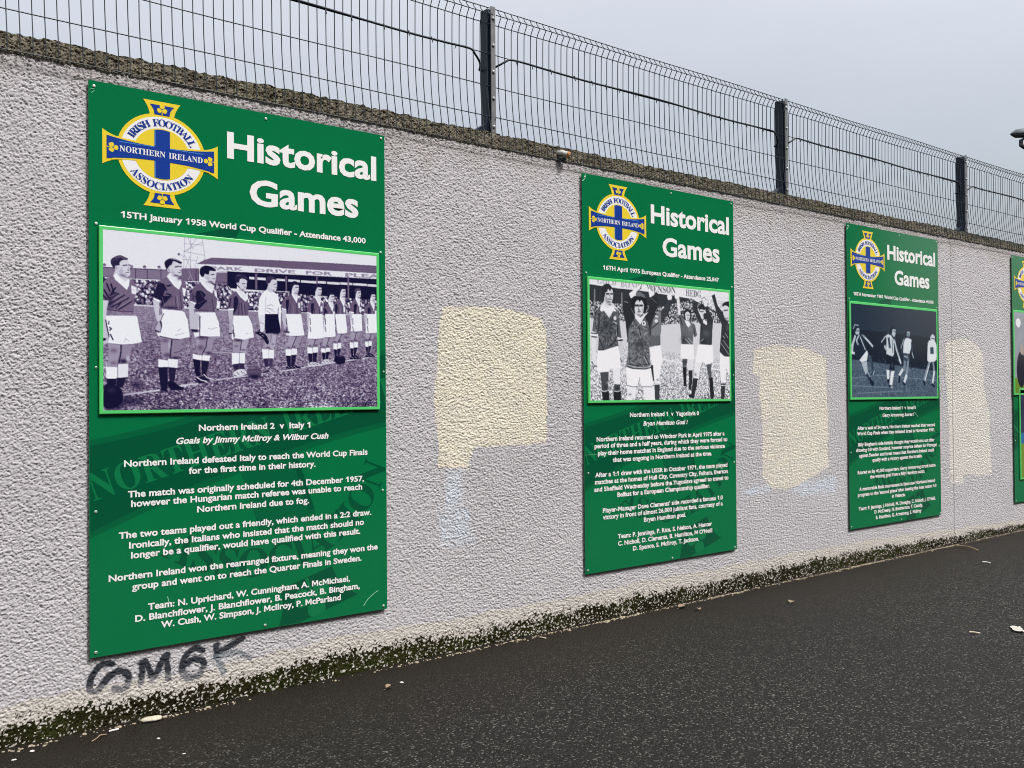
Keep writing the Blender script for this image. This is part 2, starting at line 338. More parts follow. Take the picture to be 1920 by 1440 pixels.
# wall core, top of the coping, and the plainer run beyond
mb_ = MB()
mb_.box(-6.0, 10.6, -.05, .115, -.5, Z_TOP - .03)
mb_.build('core', material('old_render', (.5, .49, .5), rough=.9, noise=.1, nscale=20, bump=.8, bscale=60), wall)
cx = xs[::3]; cyv = np.linspace(0, .205, 9); CX, CY = np.meshgrid(cx, cyv)
ztop = Zd[-1, ::3]; yfront = Y[-1, ::3]
CZ = ztop[None, :] + .012 * np.sin(np.clip(CY / .205, 0, 1) * math.pi) * .6 + .006 * (vnoise(CX * 50, CY * 50, 201) - .5) * (CY > 0)
CYY = yfront[None, :] + CY; cv = np.arange(CX.size).reshape(CX.shape)
cf = np.stack([cv[:-1, :-1], cv[:-1, 1:], cv[1:, 1:], cv[1:, :-1]], -1).reshape(-1, 4)
ccol = np.array([.13, .135, .11]) * (.5 + fbm(CX * 9, CY * 9, 211).reshape(-1, 1))
np_mesh('coping_top', np.stack([CX, CYY, CZ], -1).reshape(-1, 3) - np.array([3.4, .1, 0]), cf, mat_conc, wall, ccol)
mb_ = MB(); mb_.box(-12, -5.80, -.088, .117, -.5, Z_TOP - .012); mb_.box(10.605, 40, -.088, .117, -.5, Z_TOP - .012)
mb_.build('end_run', material('plain_render', base.tolist(), rough=.9, noise=.08, nscale=25, bump=1.0, bscale=110), wall)

# sandy crumbs and grit along the wall foot
mb_ = MB()
def chip(mb, x, y, z, r, flat=.45):
    n = 6; a0 = random.random() * 6.3; pts = []
    for k in range(n):
        a = a0 + 2 * math.pi * k / n; q = r * random.uniform(.7, 1.25); pts.append((x + q * math.cos(a), y + q * math.sin(a) * random.uniform(.6, 1)))
    hgt = r * flat * random.uniform(.7, 1.4)
    v = [(px, py, z - .002) for px, py in pts] + [(x + (px - x) * .65, y + (py - y) * .65, z + hgt) for px, py in pts]
    mb.add(v, [(i, (i + 1) % n, n + (i + 1) % n, n + i) for i in range(n)] + [tuple(range(n, 2 * n))])
dens = lambda x: float(vnoise(np.array([x * 2.3]), np.array([.5]), 301)[0])
for _ in range(5200):
    x = random.uniform(-1.5, 11)
    if dens(x) + .25 * dens(x * 5) < random.uniform(.3, 1.0): continue
    y = -.012 - abs(random.gauss(0, .016)) - .012 * dens(x * 3)
    chip(mb_, x, y, float(ground_z(x)), random.uniform(.0022, .0075) * (1 if random.random() < .93 else 1.8))
mb_grit = mb_.build('grit', material('sandy_grit', (.40, .35, .25), rough=.95, noise=.35, nscale=70))
tag(mb_grit, 'pale sandy grit and render crumbs lying along the foot of the wall', 'grit', kind='stuff')

# ------------------------------------------------------------------ loose litter on the asphalt
def G(x, y): return (x, y, float(ground_z(x)))
m_white = material('bleached_litter', (.72, .71, .68), rough=.7, noise=.08, nscale=80)
m_stone = material('sandstone', (.50, .46, .37), rough=.95, noise=.25, nscale=60, bump=.6, bscale=120)
m_wood = material('dry_twig', (.30, .23, .14), rough=.9, noise=.25, nscale=80)
m_leaf = material('dead_leaf', (.26, .19, .13), rough=.85, noise=.25, nscale=60)
m_straw = material('dry_straw', (.62, .55, .40), rough=.8, noise=.15, nscale=60)
def stick(name, a, b, r, mat, label, cat, bend=.006):
    A, B = Vector(G(*a)) + Vector((0, 0, r + .002)), Vector(G(*b)) + Vector((0, 0, r + .002)); c = (A + B) / 2
    mb = MB(); pts = [A - c, (A - c) * .35 + Vector((bend, bend, bend * .5)), (B - c) * .4 + Vector((-bend, bend * .6, bend)), B - c]
    mb.tube(smooth_open([tuple(q) for q in pts], 4), r, 6); o = mb.build(name, mat); o.location = c; return tag(o, label, cat)
def pebble(name, x, y, r, mat, label, cat, flat=.55, group=None):
    mb = MB(); n = 9; prof = [(.55, 0), (.95, .3), (1, .55), (.75, .9), (.3, 1.02)]; v = []; ph = random.random() * 6
    for i, (q, h) in enumerate(prof):
        for k in range(n):
            a = 2 * math.pi * k / n; w = r * q * (1 + .22 * math.sin(2 * a + ph) + .1 * math.sin(3 * a + 2 * ph + i))
            v.append((w * math.cos(a), w * math.sin(a) * .75, h * r * flat))
    mb.add(v, [(i * n + k, i * n + (k + 1) % n, (i + 1) * n + (k + 1) % n, (i + 1) * n + k) for i in range(len(prof) - 1) for k in range(n)] + [tuple(range((len(prof) - 1) * n, len(prof) * n))])
    o = mb.build(name, mat, smooth=True); o.location = G(x, y); return tag(o, label, cat, group)
def leaf(x, y, L, rz, label):
    mb = MB(); n = 7; v = []
    for i in range(n):
        t = i / (n - 1); w = .32 * L * math.sin(math.pi * t) ** .8 * (1 + .15 * math.sin(9 * t)); z = .006 + .010 * math.sin(3.3 * t)
        v += [((t - .5) * L, -w, z + .006), ((t - .5) * L, 0, z), ((t - .5) * L, w, z + .007)]
    mb.add(v, [(3 * i + j, 3 * i + 3 + j, 3 * i + 4 + j, 3 * i + 1 + j) for i in range(n - 1) for j in (0, 1)])
    mb.tube([(-.5 * L, 0, .006), (-.8 * L, .004, .004)], .001, 4)
    o = mb.build('dead_leaf', m_leaf, smooth=True); o.location = G(x, y); o.rotation_euler = (0, 0, rz); return tag(o, label, 'leaf')
stick('twig', (-.034, -.145), (.039, -.096), .0022, m_wood, 'thin brown twig lying beside the wall below the graffiti', 'twig')
stick('cigarette_end', (.058, -.069), (.098, -.068), .004, m_white, 'white cigarette end lying next to the twig at the wall foot', 'cigarette', .0005)
pebble('flat_stone', .249, -.040, .042, m_stone, 'flat beige stone lying against the wall foot below the graffiti', 'stone', .45)
pebble('pebble', -.251, -.097, .011, m_white, 'small white pebble by the grit at the bottom left corner', 'pebble')
pebble('pebble', -.33, -.153, .009, m_white, 'tiny white pebble nearest the left edge of the picture', 'pebble')
pebble('pebble', .192, -.288, .008, m_white, 'small round white pebble on the asphalt below the flat beige stone', 'pebble')
pebble('pebble', .21, -.53, .006, m_white, 'tiny pale pebble lying farthest out on the asphalt below the first board', 'pebble')
pebble('stone_chip', 1.394, -.292, .011, m_white, 'bright white stone chip on the asphalt right of the first board', 'stone')
stick('straw', (2.488, -.076), (2.499, -.119), .004, m_straw, 'short pale straw on the asphalt left of the second board', 'straw', .001)
stick('plastic_strip', (6.829, -.625), (6.826, -.691), .006, m_white, 'white plastic strip lying on the asphalt below the fourth board', 'litter', .001)
stick('stick', (4.442, -1.663), (4.454, -1.72), .005, m_straw, 'pale short stick lying out on the asphalt at the right', 'stick', .002)
stick('branch', (7.469, -.101), (7.372, -.339), .006, m_wood, 'thin dark branch fallen by the wall right of the third board', 'branch', .02)
leaf(1.295, -.336, .05, .3, 'brown dead leaf on the asphalt beside the bright white stone chip')
leaf(3.717, -.102, .08, .1, 'reddish brown dead leaf at the wall foot under the second board')
leaf(3.734, -.224, .05, 1.0, 'small curled dead leaf just in front of the reddish brown leaf')
leaf(4.366, -.496, .07, .4, 'pale dead leaf on open asphalt between the second and third boards')
mbp = MB(); pv = []
for i in range(7):
    for j in range(5): pv.append(((i - 3) * .022 + .004 * math.sin(5 * j), (j - 2) * .014 + .003 * math.sin(4 * i), .006 + .008 * abs(math.sin(i * 1.3 + j * 1.9))))
mbp.add(pv, [(i * 5 + j, i * 5 + 5 + j, i * 5 + 6 + j, i * 5 + 1 + j) for i in range(6) for j in range(4)])
o = mbp.build('paper_scrap', material('wet_paper', (.42, .41, .38), rough=.8, noise=.2, nscale=40), smooth=True); o.location = G(4.714, -1.815); o.rotation_euler = (0, 0, .6); tag(o, 'crumpled grey paper scrap on the asphalt at the right edge', 'paper')

# ------------------------------------------------------------------ lettering
GLYPHS = """aA667|553,-22 462,179 201,179 115,-22 -33,-22 278,708 376,708 701,-22|402,311 327,480 257,311
aB563|275,704 53,704 53,-22 311,-22 456,8 540,86 566,182 543,276 480,345 401,375 401,350 453,380 493,436 506,509 481,603 403,676|236,412 310,423 347,451 359,499 351,535 324,560 261,572 195,572 195,412|294,110 375,125 410,157 419,195 407,238 367,267 289,280 195,280 195,110
aC708|567,550 494,572 423,579 292,547 205,463 172,340 204,217 291,134 426,103 499,111 576,136 685,195 685,37 600,-1 516,-23 414,-31 195,28 67,169 25,331 77,528 218,664 420,713 497,707 576,688 678,650 678,494
aD750|344,704 54,704 54,-22 345,-22 547,30 680,164 727,341 686,512 559,649|327,110 487,154 561,248 580,341 553,456 471,539 323,572 196,572 196,110
aE500|195,572 484,572 484,704 53,704 53,-22 493,-22 493,110 195,110 195,278 474,278 474,410 195,410
aF469|196,572 462,572 462,704 54,704 54,-22 196,-22 196,295 462,295 462,427 196,427
aG740|592,-6 695,32 695,358 422,358 422,226 553,226 553,125 522,116 476,107 429,103 294,134 206,217 174,340 206,462 291,546 416,579 492,572 571,550 681,500 681,648 573,689 494,708 414,713 218,664 79,530 27,337 78,147 215,16 411,-31 505,-25
aH729|533,-22 533,275 195,275 195,-22 53,-22 53,704 195,704 195,407 533,407 533,704 675,704 675,-22
aI250|54,-22 54,704 196,704 196,-22
aJ250|177,-131 196,-10 196,704 54,704 54,22 48,-60 24,-100 -40,-115 -89,-115 -62,-248 -36,-251 -26,-252 -11,-252 109,-220
aK656|511,-22 195,285 195,-22 53,-22 53,704 195,704 195,426 450,704 632,704 316,360 709,-22
aL490|502,110 194,110 194,704 52,704 52,-22 502,-22
aM781|599,-12 599,519 615,519 405,255 377,255 167,519 183,519 183,-12 61,-12 61,694 171,694 391,421 612,694 721,694 721,-12
aN781|612,-22 188,466 188,-22 52,-22 52,704 162,704 592,213 592,704 728,704 728,-22
aO823|617,662 411,714 207,662 71,527 22,341 70,157 204,21 409,-32 619,21 753,157 801,341 753,528|537,135 622,219 654,341 622,464 537,547 411,578 286,547 201,464 169,341 201,219 286,135 411,104
aP510|416,675 285,704 48,704 48,-22 190,-22 190,273 272,273 410,300 495,377 523,486 497,596|277,405 332,416 364,444 376,491 368,529 341,558 281,572 190,572 190,405
aQ823|518,14 496,23 474,-34 657,47 763,175 803,339 752,531 616,664 421,714 215,666 74,535 22,341 61,174 168,47 321,-19 420,-84 535,-135 673,-163 785,-52 759,-26 683,-34 607,-19|196,222 169,340 191,444 269,537 417,578 541,546 625,461 656,338 626,221 543,136 419,104 279,137
aR604|378,679 251,704 55,704 55,-22 197,-22 197,274 214,274 256,266 305,227 379,128 475,-22 647,-22 583,66 556,106 530,147 480,225 431,291 396,321 437,346 480,410 496,492 465,605|236,406 309,420 341,452 349,494 338,538 305,565 236,576 197,576 197,406
aS458|331,556 282,575 240,581 192,572 164,551 156,526 223,439 367,348 449,178 421,69 344,-5 237,-31 161,-24 93,-2 22,42 22,231 111,142 166,111 224,101 276,113 304,138 311,161 243,259 100,353 16,506 46,618 128,689 246,713 303,707 358,690 421,656 421,488
aT604|373,572 609,572 609,704 -5,704 -5,572 231,572 231,-22 373,-22
aU708|635,111 670,266 670,704 528,704 528,286 525,229 513,185 491,151 458,128 410,110 347,103 297,109 253,126 216,155 196,182 185,219 181,280 181,704 39,704 39,255 83,94 198,-2 345,-31 524,5
aV604|280,-28 -33,704 113,704 303,259 492,704 637,704 330,-28
aW1042|730,-28 521,493 310,-28 261,-28 -33,704 113,704 286,271 460,704 583,704 758,271 929,704 1074,704 779,-28
aX708|753,-22 444,353 734,704 559,704 356,457 152,704 -24,704 267,353 -45,-22 131,-22 356,248 578,-22
aY604|649,704 475,704 301,483 129,704 -45,704 231,353 231,-22 373,-22 373,352
aZ646|21,704 21,572 407,572 -27,-22 653,-22 653,110 240,110 674,704
aa427|386,-13 431,15 431,118 382,84 369,78 364,77 368,74 367,80 367,313 343,405 276,461 185,478 119,471 64,448 15,406 15,254 92,325 134,347 177,354 213,347 231,330 238,293 238,285 172,262 98,232 33,184 5,102 22,37 68,-11 135,-29 182,-24 226,-7 249,8 254,-3 284,-23 325,-29 356,-25|196,177 238,193 238,101 223,88 201,78 181,74 157,80 142,95 137,115 152,148
ab500|178,460 224,475 274,480 384,448 461,360 489,234 457,92 366,0 228,-31 163,-27 103,-14 37,10 37,704 170,704 170,455|181,103 170,106 170,321 194,340 222,352 248,356 303,339 339,294 353,221 337,156 297,114 236,97 211,99
ac438|338,338 302,351 271,354 209,337 170,293 155,224 171,155 215,113 285,97 318,100 354,109 425,137 425,1 371,-17 321,-27 267,-31 139,0 50,88 18,216 48,355 133,448 261,480 314,476 359,464 415,442 415,294
ad510|259,-22 134,9 50,100 21,235 53,362 140,449 266,480 300,478 334,472 340,470 340,704 473,704 473,-22|328,349 304,354 281,356 215,339 173,294 157,221 168,156 203,114 275,97 340,97 340,345
ae479|393,-6 460,31 460,168 377,121 329,104 282,98 217,112 175,149 161,189 472,189 443,358 367,450 251,481 130,449 48,360 18,230 46,103 128,6 257,-31 331,-25|323,318 296,348 253,358 205,348 173,318 163,292 330,292
af250|277,578 318,564 318,701 225,714 163,699 114,664 79,619 57,561 50,483 50,471 -13,471 -13,347 50,347 50,-22 183,-22 183,347 264,347 264,471 183,471 183,490 191,543 212,570 258,581 267,580
ag427|359,366 435,366 435,463 235,463 125,443 52,385 26,295 29,260 38,229 52,202 74,177 101,157 125,144 125,161 94,149 65,122 53,88 60,61 78,39 85,34 41,16 -1,-30 -15,-95 15,-174 94,-226 207,-244 326,-226 405,-173 434,-88 419,-27 373,22 293,51 218,69 177,85 170,94 192,114 265,129 343,170 366,201 383,240 390,282 385,321 369,355|171,348 209,358 246,348 272,325 281,293 272,257 247,233 210,223 169,232 144,256 135,291 144,324|138,-44 186,-36 245,-42 298,-61 317,-95 307,-119 272,-138 209,-145 145,-138 110,-118 99,-90 109,-64
ah500|143,412 172,412 172,704 39,704 39,-22 172,-22 172,313 202,342 233,360 261,364 296,354 319,326 328,276 328,-22 461,-22 461,277 439,387 377,458 287,480 230,471 178,445
ai219|72,520 45,547 34,585 45,623 72,650 110,661 148,650 175,623 186,585 175,547 148,520 110,509|43,-22 43,471 176,471 176,-22
aj219|68,520 41,547 30,585 41,623 68,650 106,661 144,650 171,623 182,585 171,547 144,520 106,509|161,-146 172,-60 172,471 39,471 39,-64 32,-101 13,-126 -41,-160 59,-259 127,-208
ak479|554,-22 298,230 508,471 344,471 125,228 371,-22|40,-22 40,704 173,704 173,-22
al219|43,-22 43,704 176,704 176,-22
am771|170,437 170,471 37,471 37,-22 170,-22 170,317 196,342 226,356 259,361 288,353 309,329 319,277 319,-22 452,-22 452,316 477,338 506,355 530,360 565,351 590,325 601,276 601,-22 734,-22 734,284 714,385 655,455 564,481 496,468 442,435 415,410 392,438 340,470 279,480 229,472 181,446
an500|143,412 172,412 172,471 39,471 39,-22 172,-22 172,313 202,342 233,360 261,364 296,354 319,326 328,276 328,-22 461,-22 461,279 439,389 375,458 287,480 230,471 178,445
ao552|505,93 539,229 504,359 409,448 273,481 141,447 48,357 13,229 47,95 139,2 273,-32 411,1|166,156 150,229 166,295 209,339 272,355 340,339 385,294 402,228 386,155 342,110 272,94 208,111
ap500|35,-252 35,471 213,471 360,443 455,358 487,221 454,90 366,1 238,-31 204,-29 172,-22 168,-20 168,-252|180,101 168,106 168,347 225,347 297,331 336,291 350,222 334,155 292,110 228,93 205,95
aq500|326,-23 332,-22 332,-252 465,-252 465,471 276,471 111,425 32,321 13,220 46,90 134,1 262,-31 294,-29|214,333 275,347 332,347 332,101 320,96 295,90 272,88 208,107 166,153 150,222 169,293
ar396|180,368 148,368 188,425 237,466 289,480 332,473 373,454 426,411 356,296 309,333 284,347 268,350 225,336 193,295 180,233 180,-22 47,-22 47,471 180,471
as385|266,340 226,354 194,358 171,354 161,346 159,340 163,331 193,306 256,267 318,221 356,175 368,122 345,41 283,-13 199,-31 141,-27 88,-13 19,18 19,167 107,115 153,97 187,91 212,97 226,107 229,114 186,159 82,224 20,333 43,414 104,464 191,480 238,476 286,462 346,435 346,296
at333|331,471 189,471 189,594 -22,388 -22,347 56,347 56,130 74,49 132,-10 223,-31 262,-27 304,-15 354,7 354,140 288,106 259,96 232,93 213,97 197,110 189,142 189,347 331,347
au500|326,10 319,4 268,-22 214,-32 122,-8 60,63 38,168 38,471 171,471 171,166 180,121 202,97 241,87 272,93 302,111 326,137 326,471 459,471 459,-22 326,-22
av438|114,471 -31,471 192,-31 250,-31 467,471 324,471 221,228
aw719|610,471 507,233 408,471 312,471 213,233 109,471 -34,471 186,-31 243,-31 360,248 478,-31 535,-31 752,471
ax500|548,-22 331,228 534,471 363,471 245,329 122,471 -48,471 160,228 -47,-22 122,-22 245,127 376,-22
ay438|-14,-252 150,96 -35,471 115,471 222,248 324,471 473,471 134,-252
az417|427,102 205,102 444,471 -1,471 -1,347 209,347 -29,-22 427,-22
a0500|120,17 37,149 8,341 37,533 120,665 250,715 380,665 463,533 492,341 463,149 380,17 250,-33|201,550 250,574 299,550 336,473 350,341 336,209 299,132 250,108 201,132 164,209 150,341 164,473
a1563|258,0 258,407 258,426 259,448 260,474 260,500 261,525 262,547 257,542 250,535 241,525 230,516 220,507 211,498 130,433 58,523 285,703 407,703 407,0
a2500|12,-22 12,15 99,121 183,229 252,332 277,380 292,421 297,466 283,523 250,559 201,573 160,566 115,540 26,449 26,638 92,682 149,705 210,713 329,684 410,600 440,478 417,361 346,236 250,115 488,115 488,-22
a3500|115,699 161,710 214,713 329,689 408,619 435,514 425,440 393,383 364,361 398,340 435,274 446,197 416,79 332,-2 211,-31 157,-26 106,-12 42,16 42,174 124,127 171,111 215,106 263,118 292,147 303,193 290,241 252,274 158,288 158,416 246,430 281,456 292,496 281,538 250,565 196,576 164,573 130,565 59,537 59,677
a4500|493,334 420,334 420,713 346,713 -11,277 -11,202 278,202 278,-22 420,-22 420,202 493,202|278,334 188,334 309,484 278,484
a5500|212,572 426,572 426,704 79,704 79,304 224,309 294,270 317,206 301,158 259,121 198,106 154,111 108,127 28,172 28,19 99,-12 156,-27 217,-31 341,0 429,85 461,209 428,334 333,420 212,441
a6500|301,531 407,612 320,723 150,572 55,409 22,233 52,96 137,2 264,-32 376,0 457,81 488,195 460,308 384,387 276,416 228,412 189,400 213,411 231,449|304,118 333,148 344,196 333,238 301,267 252,279 221,276 193,267 168,252 170,175 205,125 259,107
a7500|65,18 310,567 27,567 27,704 524,704 192,-38
a8500|129,-3 42,74 9,184 22,258 58,320 96,349 68,376 37,432 25,496 56,607 139,685 257,714 371,685 451,606 481,494 470,434 438,377 407,349 443,321 478,257 491,183 458,73 373,-3 252,-32|208,565 255,575 298,565 327,537 337,495 326,456 296,427 253,416 211,427 180,457 169,497 179,539|198,266 252,277 303,266 335,236 347,192 337,150 305,119 250,107 198,118 165,148 153,192 165,236
a9500|212,159 279,242 293,275 310,283 270,272 227,268 119,297 42,377 13,489 42,597 122,681 244,714 369,678 453,580 484,442 446,265 346,100 184,-40 96,66|277,408 309,419 335,434 337,444 338,459 338,472 324,525 291,561 245,575 199,564 168,534 157,490 169,448 202,418 251,405
a.219|180,9 192,51 180,93 151,122 109,134 67,122 38,93 26,51 38,9 67,-20 109,-32 151,-20
a,219|65,-58 75,-27 74,-7 57,-2 32,27 23,67 34,107 64,136 106,146 156,130 188,86 198,25 184,-41 139,-101 37,-154 37,-91
a:219|180,9 192,51 180,93 151,122 109,134 67,122 38,93 26,51 38,9 67,-20 109,-32 151,-20|180,356 192,398 180,440 151,469 109,481 67,469 38,440 26,398 38,356 67,327 109,315 151,327
a-323|18,152 18,289 305,289 305,152
a!271|207,9 219,51 207,93 178,122 136,134 94,122 65,93 53,51 65,9 94,-20 136,-32 178,-20|184,690 135,716 86,690 63,630 57,544 58,501 60,464 63,433 88,261 95,222 106,193 135,175 164,193 175,222 182,261 207,433 210,464 212,501 213,544 207,630
a'188|28,738 28,597 54,440 134,440 160,597 160,738
a&625|587,271 627,361 482,361 457,313 432,276 422,263 357,337 414,384 459,449 474,522 449,608 383,669 287,692 184,670 114,607 89,513 102,447 133,389 157,359 90,312 29,240 5,153 32,59 103,-7 199,-31 271,-21 347,13 413,63 484,-22 668,-22 511,161 547,207|195,227 241,260 325,163 296,137 252,112 210,104 180,111 158,130 149,154 160,190|311,462 333,491 337,515 330,540 312,557 282,563 254,557 237,542 231,520 239,487 260,451 274,435
bA437|-9,0 -9,18 4,19 14,24 24,30 32,41 41,55 49,75 206,466 224,465 384,87 394,65 403,47 411,34 420,25 430,20 443,18 443,0 229,0 229,18 259,21 277,30 283,46 282,54 279,66 273,81 253,132 103,132 79,71 76,63 76,59 75,54 75,48 80,32 96,21 124,18 128,18 128,0|113,161 177,319 242,161
bB443|16,0 16,17 36,20 52,25 62,32 69,44 73,60 75,82 75,369 74,386 72,401 69,412 65,421 59,428 51,433 41,436 30,438 15,439 15,455 220,455 318,444 377,409 396,351 384,302 348,268 287,247 360,223 404,185 418,132 413,93 397,61 371,35 335,15 291,4 238,0|182,252 182,391 183,406 185,417 188,425 193,430 203,433 216,434 239,431 257,424 269,412 278,395 283,373 285,345 282,314 275,290 263,272 245,261 220,254 188,252|222,24 248,27 268,35 283,49 293,69 299,95 301,128 298,162 290,188 277,208 258,221 231,228 197,231 182,231 182,65 183,51 186,41 190,33 198,28 208,25
bC468|257,-11 213,-7 174,3 137,20 105,43 78,71 56,104 39,142 29,184 26,228 30,273 39,314 56,351 79,384 106,412 139,435 176,452 216,462 259,465 292,463 328,454 367,440 374,437 381,436 388,435 402,439 413,449 419,465 437,465 437,308 420,308 403,347 381,380 356,407 328,427 298,439 265,443 198,419 157,347 144,226 159,114 203,46 278,24 305,26 331,33 358,45 383,61 407,81 428,106 447,89 395,33 332,0
bD496|20,0 20,17 39,19 53,23 63,30 69,39 73,54 74,75 74,374 72,397 68,415 61,426 50,433 35,437 15,439 15,455 222,455 296,449 357,429 405,396 440,351 461,295 468,228 441,101 362,25 228,0|222,24 262,30 295,47 319,75 337,115 347,166 351,229 336,342 294,410 223,433 208,432 197,429 190,423 185,415 183,402 182,385 182,72 183,55 185,42 190,34 197,29 208,25
bE442|14,0 14,17 35,18 51,22 62,30 70,41 74,57 75,78 75,369 74,394 69,413 62,425 51,433 36,437 16,439 16,455 399,455 399,320 383,320 375,357 361,386 340,406 312,420 276,428 232,430 219,430 208,429 200,428 194,426 189,422 186,417 184,410 183,400 183,388 183,246 193,246 221,248 243,256 259,269 272,288 281,313 288,345 304,345 304,118 287,118 284,143 280,164 273,181 264,195 254,206 241,213 225,218 207,221 185,222 183,67 184,53 187,42 192,35 201,31 213,28 230,28 261,29 289,32 313,39 335,48 354,60 371,75 386,94 399,116 411,143 430,143 402,0
bF404|15,0 15,17 36,20 52,26 62,34 69,45 73,62 75,84 75,375 73,396 69,412 61,423 50,430 35,435 14,439 14,455 394,455 394,320 377,320 372,345 365,367 355,385 343,400 328,412 310,420 288,426 261,430 230,431 218,431 208,430 200,429 194,428 189,425 186,421 184,416 182,408 182,398 182,247 190,247 217,250 239,257 256,270 269,289 278,314 284,347 302,347 302,118 285,118 279,154 269,181 257,200 239,213 217,221 189,224 182,224 182,81 183,66 185,53 188,43 193,34 200,28 210,24 222,20 238,18 257,17 257,0
bH523|15,0 15,17 36,20 52,24 62,32 69,43 73,59 75,81 75,379 73,398 69,413 62,424 51,431 36,436 16,439 16,455 242,455 242,439 227,437 214,435 204,432 197,428 191,422 187,415 184,406 183,394 182,379 182,251 342,251 342,379 341,394 340,406 337,415 334,422 328,428 320,432 310,435 298,437 282,439 282,455 507,455 507,439 486,436 471,431 461,424 454,414 451,399 449,379 449,81 451,60 455,44 461,33 471,25 487,20 507,17 507,0 282,0 282,17 303,20 318,24 329,31 336,41 340,58 342,81 342,221 182,221 182,81 183,59 187,43 194,32 205,24 221,20 242,17 242,0
bI261|13,0 13,17 34,21 50,26 61,32 69,42 74,56 75,75 75,387 74,405 70,419 63,427 52,433 36,437 13,439 13,455 244,455 244,439 223,437 207,433 196,427 188,419 184,405 183,387 183,77 183,64 185,53 187,44 192,37 198,31 206,26 216,23 230,20 246,17 246,0
bL426|15,0 15,17 36,20 52,24 62,32 69,43 73,59 75,81 75,379 73,399 69,414 62,425 51,432 36,436 16,439 16,455 250,455 250,439 233,438 219,436 208,434 199,430 193,424 188,416 185,407 183,394 182,379 182,83 182,68 183,56 185,47 188,40 193,35 200,31 208,29 220,28 234,28 264,29 291,33 315,40 335,49 354,63 370,80 384,100 397,125 409,154 427,154 402,0
bN494|403,-11 107,350 107,79 108,57 112,42 119,31 129,24 145,20 167,17 167,0 18,0 18,17 33,18 45,20 54,23 61,27 67,33 71,41 74,51 75,64 76,79 76,388 56,412 43,427 36,433 31,435 25,437 18,439 18,455 156,455 391,169 391,377 390,392 389,404 386,414 382,421 376,427 369,431 359,435 346,437 331,439 331,455 480,455 480,439 459,436 443,432 433,425 427,414 423,398 422,377 422,-11
bO525|261,-11 228,-9 198,-3 169,7 142,21 117,38 94,58 75,81 58,106 45,134 35,163 29,195 28,228 29,260 35,292 45,321 58,349 75,374 95,397 117,417 143,434 170,448 200,458 232,464 265,466 298,464 328,458 357,448 384,435 409,418 431,399 451,376 467,351 481,323 490,293 496,261 498,228 496,195 490,163 481,134 467,106 450,81 430,58 408,38 383,21 355,7 325,-3 294,-9|265,12 328,36 367,108 379,228 376,293 365,346 348,389 324,419 294,437 260,443 196,419 158,347 145,228 149,163 159,109 177,67 201,37 230,18
bR473|15,0 15,17 36,20 52,24 62,32 69,43 73,59 75,81 75,379 73,398 69,413 62,424 51,431 36,436 16,439 16,455 217,455 278,452 329,442 367,426 395,403 412,372 417,334 406,285 372,248 315,224 432,50 439,40 446,32 452,26 459,21 468,18 478,17 480,0 338,0 201,212 182,212 182,81 183,59 187,43 194,32 205,24 221,20 242,17 242,0|182,234 182,385 183,402 185,414 190,422 197,427 209,430 224,431 268,421 295,389 304,336 301,304 293,278 280,258 261,245 235,236 203,234
bS390|43,-11 43,158 62,158 75,113 91,77 111,50 136,30 164,19 197,15 220,17 241,24 257,36 269,51 276,69 279,89 273,117 255,140 225,160 163,191 127,210 99,231 77,253 62,276 53,302 50,332 52,358 57,381 67,403 80,421 96,437 115,449 136,459 160,464 185,466 199,466 213,464 229,461 246,458 264,453 282,448 289,446 294,445 300,445 310,447 317,454 320,466 339,466 339,319 322,319 315,343 305,365 293,385 280,402 265,417 248,429 231,438 213,443 194,445 173,443 155,437 140,426 128,413 122,398 120,380 121,364 127,349 137,336 151,325 168,314 189,303 253,273 279,260 300,247 317,233 331,219 342,204 350,188 355,171 358,153 359,133 357,106 350,80 339,58 323,38 304,21 281,8 254,-2 225,-8 192,-10 181,-10 170,-9 158,-8 147,-6 136,-3 126,1 115,4 106,7 98,9 92,11 88,12 78,12 73,10 69,7 66,3 64,-3 61,-11
bT423|92,0 92,17 114,19 130,23 142,31 150,42 154,59 156,81 156,433 149,433 116,430 88,420 65,403 47,380 35,352 29,318 11,318 11,455 410,455 410,317 394,317 375,382 333,420 269,433 263,433 263,81 265,58 269,41 276,30 288,23 305,19 328,17 328,0
bG508|268,-10 222,-7 179,3 141,19 108,42 80,70 57,103 41,141 31,183 28,229 31,274 41,315 57,352 80,385 107,413 139,435 176,452 215,462 257,465 293,463 330,454 369,441 376,438 382,436 388,436 395,437 401,439 406,443 410,449 415,456 419,465 437,465 437,308 420,308 409,334 397,357 382,379 366,397 348,413 329,426 309,436 288,441 267,443 200,419 159,347 146,228 150,163 161,110 180,67 206,37 238,19 275,13 298,14 316,19 328,27 336,39 341,53 343,71 343,128 341,146 337,161 329,170 317,176 299,180 275,182 275,198 500,198 500,182 481,180 466,177 457,171 451,161 447,147 446,128 446,29 387,7 328,-6
bK510|16,0 16,17 37,20 53,24 63,32 70,43 74,59 75,81 75,379 74,398 70,413 63,424 52,432 37,436 17,439 17,455 242,455 242,439 227,437 215,435 205,432 197,428 191,422 187,415 185,406 183,394 183,379 183,234 321,373 336,391 345,406 349,418 342,430 323,436 291,439 291,455 486,455 486,439 477,439 436,430 392,404 345,361 271,285 463,46 471,37 479,30 487,25 496,21 506,19 519,17 519,0 281,0 281,17 290,18 298,18 306,18 312,19 318,20 322,21 328,24 332,29 334,34 332,42 326,53 316,66 199,214 183,198 183,81 184,59 188,43 195,32 205,24 221,20 242,17 242,0
